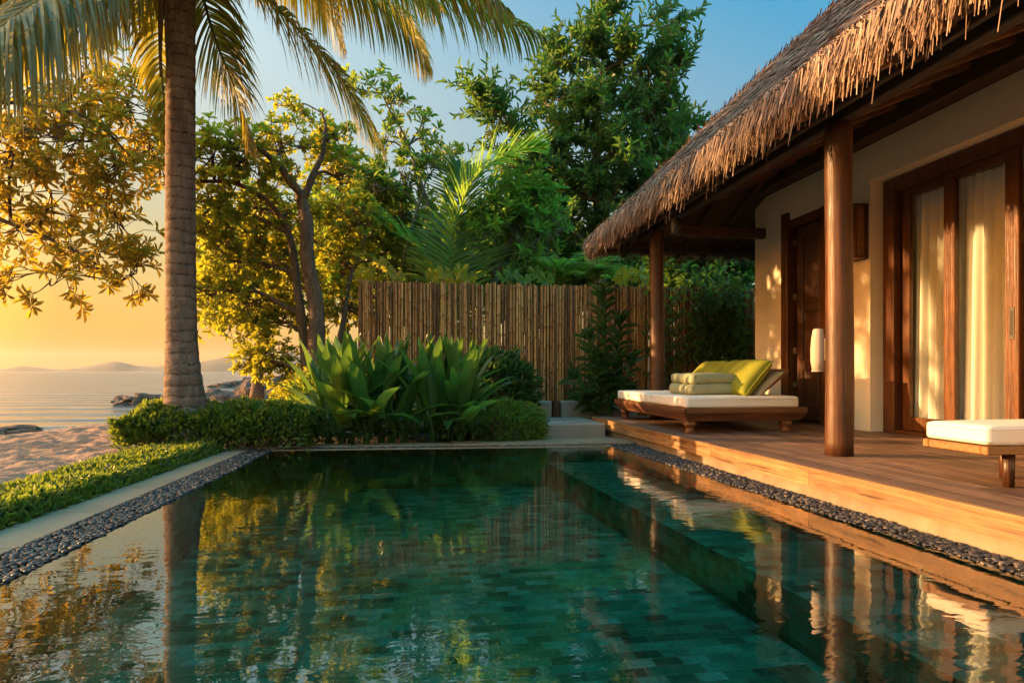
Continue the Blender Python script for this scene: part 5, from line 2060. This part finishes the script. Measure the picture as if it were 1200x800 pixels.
bush("ground_cover", "low green ground cover strip between the sand and the stone edging", gc, 24000, 0.056, 0.034, M["leaf_hedge"], "ground cover", kind="stuff")
bush("dense_bush", "dense small leaved bush in front of the stone planter wall", vol_ell((1.22, 8.75, 0.22), (0.62, 0.45, 0.36), 0.55), 6500, 0.07, 0.022, M["leaf_mid"], "bush")
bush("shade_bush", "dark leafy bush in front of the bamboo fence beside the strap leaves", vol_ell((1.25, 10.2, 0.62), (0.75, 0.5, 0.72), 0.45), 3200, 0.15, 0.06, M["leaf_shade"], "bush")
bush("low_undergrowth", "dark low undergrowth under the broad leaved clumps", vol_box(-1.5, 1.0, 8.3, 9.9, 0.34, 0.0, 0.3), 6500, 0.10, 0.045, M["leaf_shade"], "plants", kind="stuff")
bush("fence_shrub", "dark leafy shrubs at the left foot of the bamboo fence", vol_ell((-0.9, 10.6, 0.4), (1.2, 0.5, 0.7), 0.4), 3600, 0.14, 0.06, M["leaf_mid"], "shrub")
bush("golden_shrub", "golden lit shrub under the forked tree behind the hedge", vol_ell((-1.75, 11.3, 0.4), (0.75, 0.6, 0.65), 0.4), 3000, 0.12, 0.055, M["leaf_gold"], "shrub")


# tall dark plant on the fence by the column
def tall_plant():
    Y = 10.35
    t = thing("tall_plant", "tall dark leafy plant against the fence left of the far column", "plant", pt(705, 480, Y))
    wb_, lb_ = MB(), MB()
    for (tx, ty, bx) in ((706, 345, 706), (690, 395, 702), (728, 375, 712), (672, 440, 698), (742, 420, 715), (700, 420, 704), (722, 440, 710), (735, 455, 712), (682, 465, 700)):
        P = spline([pt(bx, 485, Y), pt((bx + tx) / 2 + random.uniform(-3, 3), (480 + ty) / 2, Y - 0.1), pt(tx, ty, Y - random.uniform(-.1, 0.25))], 16)
        wb_.tube(P, np.linspace(0.022, 0.007, 16), 6)
        m = int(10 + (480 - ty) / 3.0)
        along(lb_, P, m, 0.34, 0.085, 1.05, 0.15, T_LEAF, 0.05)
        rosette(lb_, P[-1], np.array([0, -.2, 1.0]), 8, 0.3, 0.08, 0.8, T_LEAF)
    wb_.build("stem", M["leaf_fern"], t, smooth=True)
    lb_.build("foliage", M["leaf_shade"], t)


tall_plant()


# vines over the fence under the roof
def vine():
    t = thing("climbing_vine", "dark climbing vine spread over the fence under the roof", "vine", (5.0, 11.2, 0))
    wb_, lb_ = MB(), MB()
    for k in range(26):
        x = random.uniform(4.55, 6.6)
        z1 = random.uniform(1.7, 3.0)
        pts = [np.array([x, 11.2, 0.0])]
        while pts[-1][2] < z1:
            pts.append(pts[-1] + np.array([random.uniform(-.14, .14), random.uniform(-.03, .03), random.uniform(.2, .4)]))
            pts[-1][1] = min(max(pts[-1][1], 10.98), 11.24)
        P = spline(pts, len(pts) * 4)
        wb_.tube(P, np.linspace(0.012, 0.004, len(P)), 5)
        dens = 10 * len(pts) if x < 5.6 else 15 * len(pts)
        i0 = rng.integers(len(P) // 4, len(P), dens)
        pos = P[i0] + rng.normal(0, 0.09, (dens, 3)) * np.array([1.3, 0.6, 1.3])
        d = rng.normal(0, 0.7, (dens, 3)) + np.array([0, -0.6, -0.2])
        put_leaves(lb_, pos, d, np.array([0, -1, 0.6]) + rng.normal(0, .3, (dens, 3)), rng.uniform(0.09, 0.16, dens), rng.uniform(0.05, 0.085, dens), T_LEAF)
    wb_.build("stem", M["bark"], t)
    lb_.build("foliage", M["leaf_mid"], t)


vine()


# ------------------------------------------------------------------ rocks
def rock(label, parts, seed):
    """parts: (centre, radii); one pile read as one weathered outcrop"""
    b = MB()
    for k, (c, r_) in enumerate(parts):
        V = []
        for v in IV2:
            n_ = mnoise.noise(Vector(v * 1.3) + Vector((seed * 3.1 + k * 5, 0, 0))) * 0.6 + (0.5 - abs(mnoise.noise(Vector(v * 2.6) + Vector((0, seed + k * 2, 0))))) * 0.35 - 0.18 + 0.10 * mnoise.noise(Vector(v * 7.0) + Vector((seed, 0, 0)))
            V.append(np.array(c) + v * np.array(r_) * (1 + n_))
        b.add(V, IT2, random.random())
    tag(b.build("rock", M["rock"], smooth=False), label, "rock", "rocks along the shore")


def ico_n(s):
    import bmesh
    bm = bmesh.new()
    bmesh.ops.create_icosphere(bm, subdivisions=s, radius=1)
    V = np.array([v.co[:] for v in bm.verts])
    T = np.array([[v.index for v in f.verts] for f in bm.faces])
    bm.free()
    return V, T


IV2, IT2 = ico_n(4)
p = at(10, 506, -0.95)
rock("low flat rock at the waterline on the left edge of the beach", [((p[0], p[1], -0.95), (1.3, 0.55, 0.20))], 1)
p = at(-45, 508, -0.95)
rock("flat dark rock at the waterline beyond the left edge of the beach", [((p[0], p[1], -0.95), (1.2, 0.6, 0.26))], 21)
p = at(153, 474, -1)
rock("small brown rock standing in the sea left of the palm trunk", [((p[0], p[1], -0.9), (0.95, 0.7, 0.42))], 2)
p = at(176, 474, -1)
rock("taller brown rock in the sea against the palm trunk", [((p[0], p[1], -0.9), (1.1, 0.8, 0.62))], 3)
p = at(198, 474, -1)
rock("brown rock in the sea half hidden by the palm trunk", [((p[0], p[1], -0.9), (1.0, 0.8, 0.5))], 4)
p = at(252, 475, -1)
rock("rounded rock in the sea just right of the palm trunk", [((p[0], p[1], -0.85), (1.3, 1.0, 0.75))], 5)
p = at(305, 482, -1)
rock("large reddish boulder pile behind the hedge below the golden leaves", [((p[0], p[1], -0.8), (1.5, 1.1, 1.25))], 6)
p = at(278, 480, -1)
rock("reddish boulder between the palm trunk and the large boulder", [((p[0], p[1], -0.85), (1.1, 0.9, 0.8))], 7)
p = at(335, 484, -1)
rock("reddish boulder partly behind the strap leaved plant", [((p[0], p[1], -0.8), (1.4, 1.0, 1.1))], 8)
for (px, py, r_, lab) in ((262, 478, (0.9, 0.8, 0.62), "small brown boulder in the shallows right of the palm trunk"), (292, 474, (1.3, 1.0, 1.0), "pointed reddish boulder behind the first row of shore boulders"), (318, 476, (1.5, 1.1, 1.35), "tallest reddish shore boulder below the golden leaves"), (240, 470, (1.0, 0.7, 0.5), "low wet boulder touching the right side of the palm trunk")):
    p = at(px, py, -1)
    rock(lab, [((p[0], p[1], -0.85), r_)], px)
p = at(270, 454, -1)
rock("far low rock in the sea beyond the palm", [((p[0], p[1], -0.9), (2.0, 1.2, 0.5))], 9)
p = at(287, 453.5, -1)
rock("far rock in the sea, highest of the distant pair", [((p[0], p[1], -0.9), (2.2, 1.3, 0.95))], 10)


# ------------------------------------------------------------------ evening haze over the bay
def haze():
    m, nt = new_mat("haze")
    v = N(nt, "ShaderNodeVolumePrincipled", Density=HAZE, Anisotropy=0.2)
    v.inputs["Color"].default_value = (1.0, 0.93, 0.86, 1)
    o = N(nt, "ShaderNodeOutputMaterial")
    nt.links.new(v.outputs[0], o.inputs["Volume"])
    b = MB()
    b.box(-4100, 4100, -500, 5100, -4.0, 130)
    tag(b.build("haze", m), "thin golden evening haze over the bay", "haze", kind="stuff")


HAZE = 0.00007
haze()
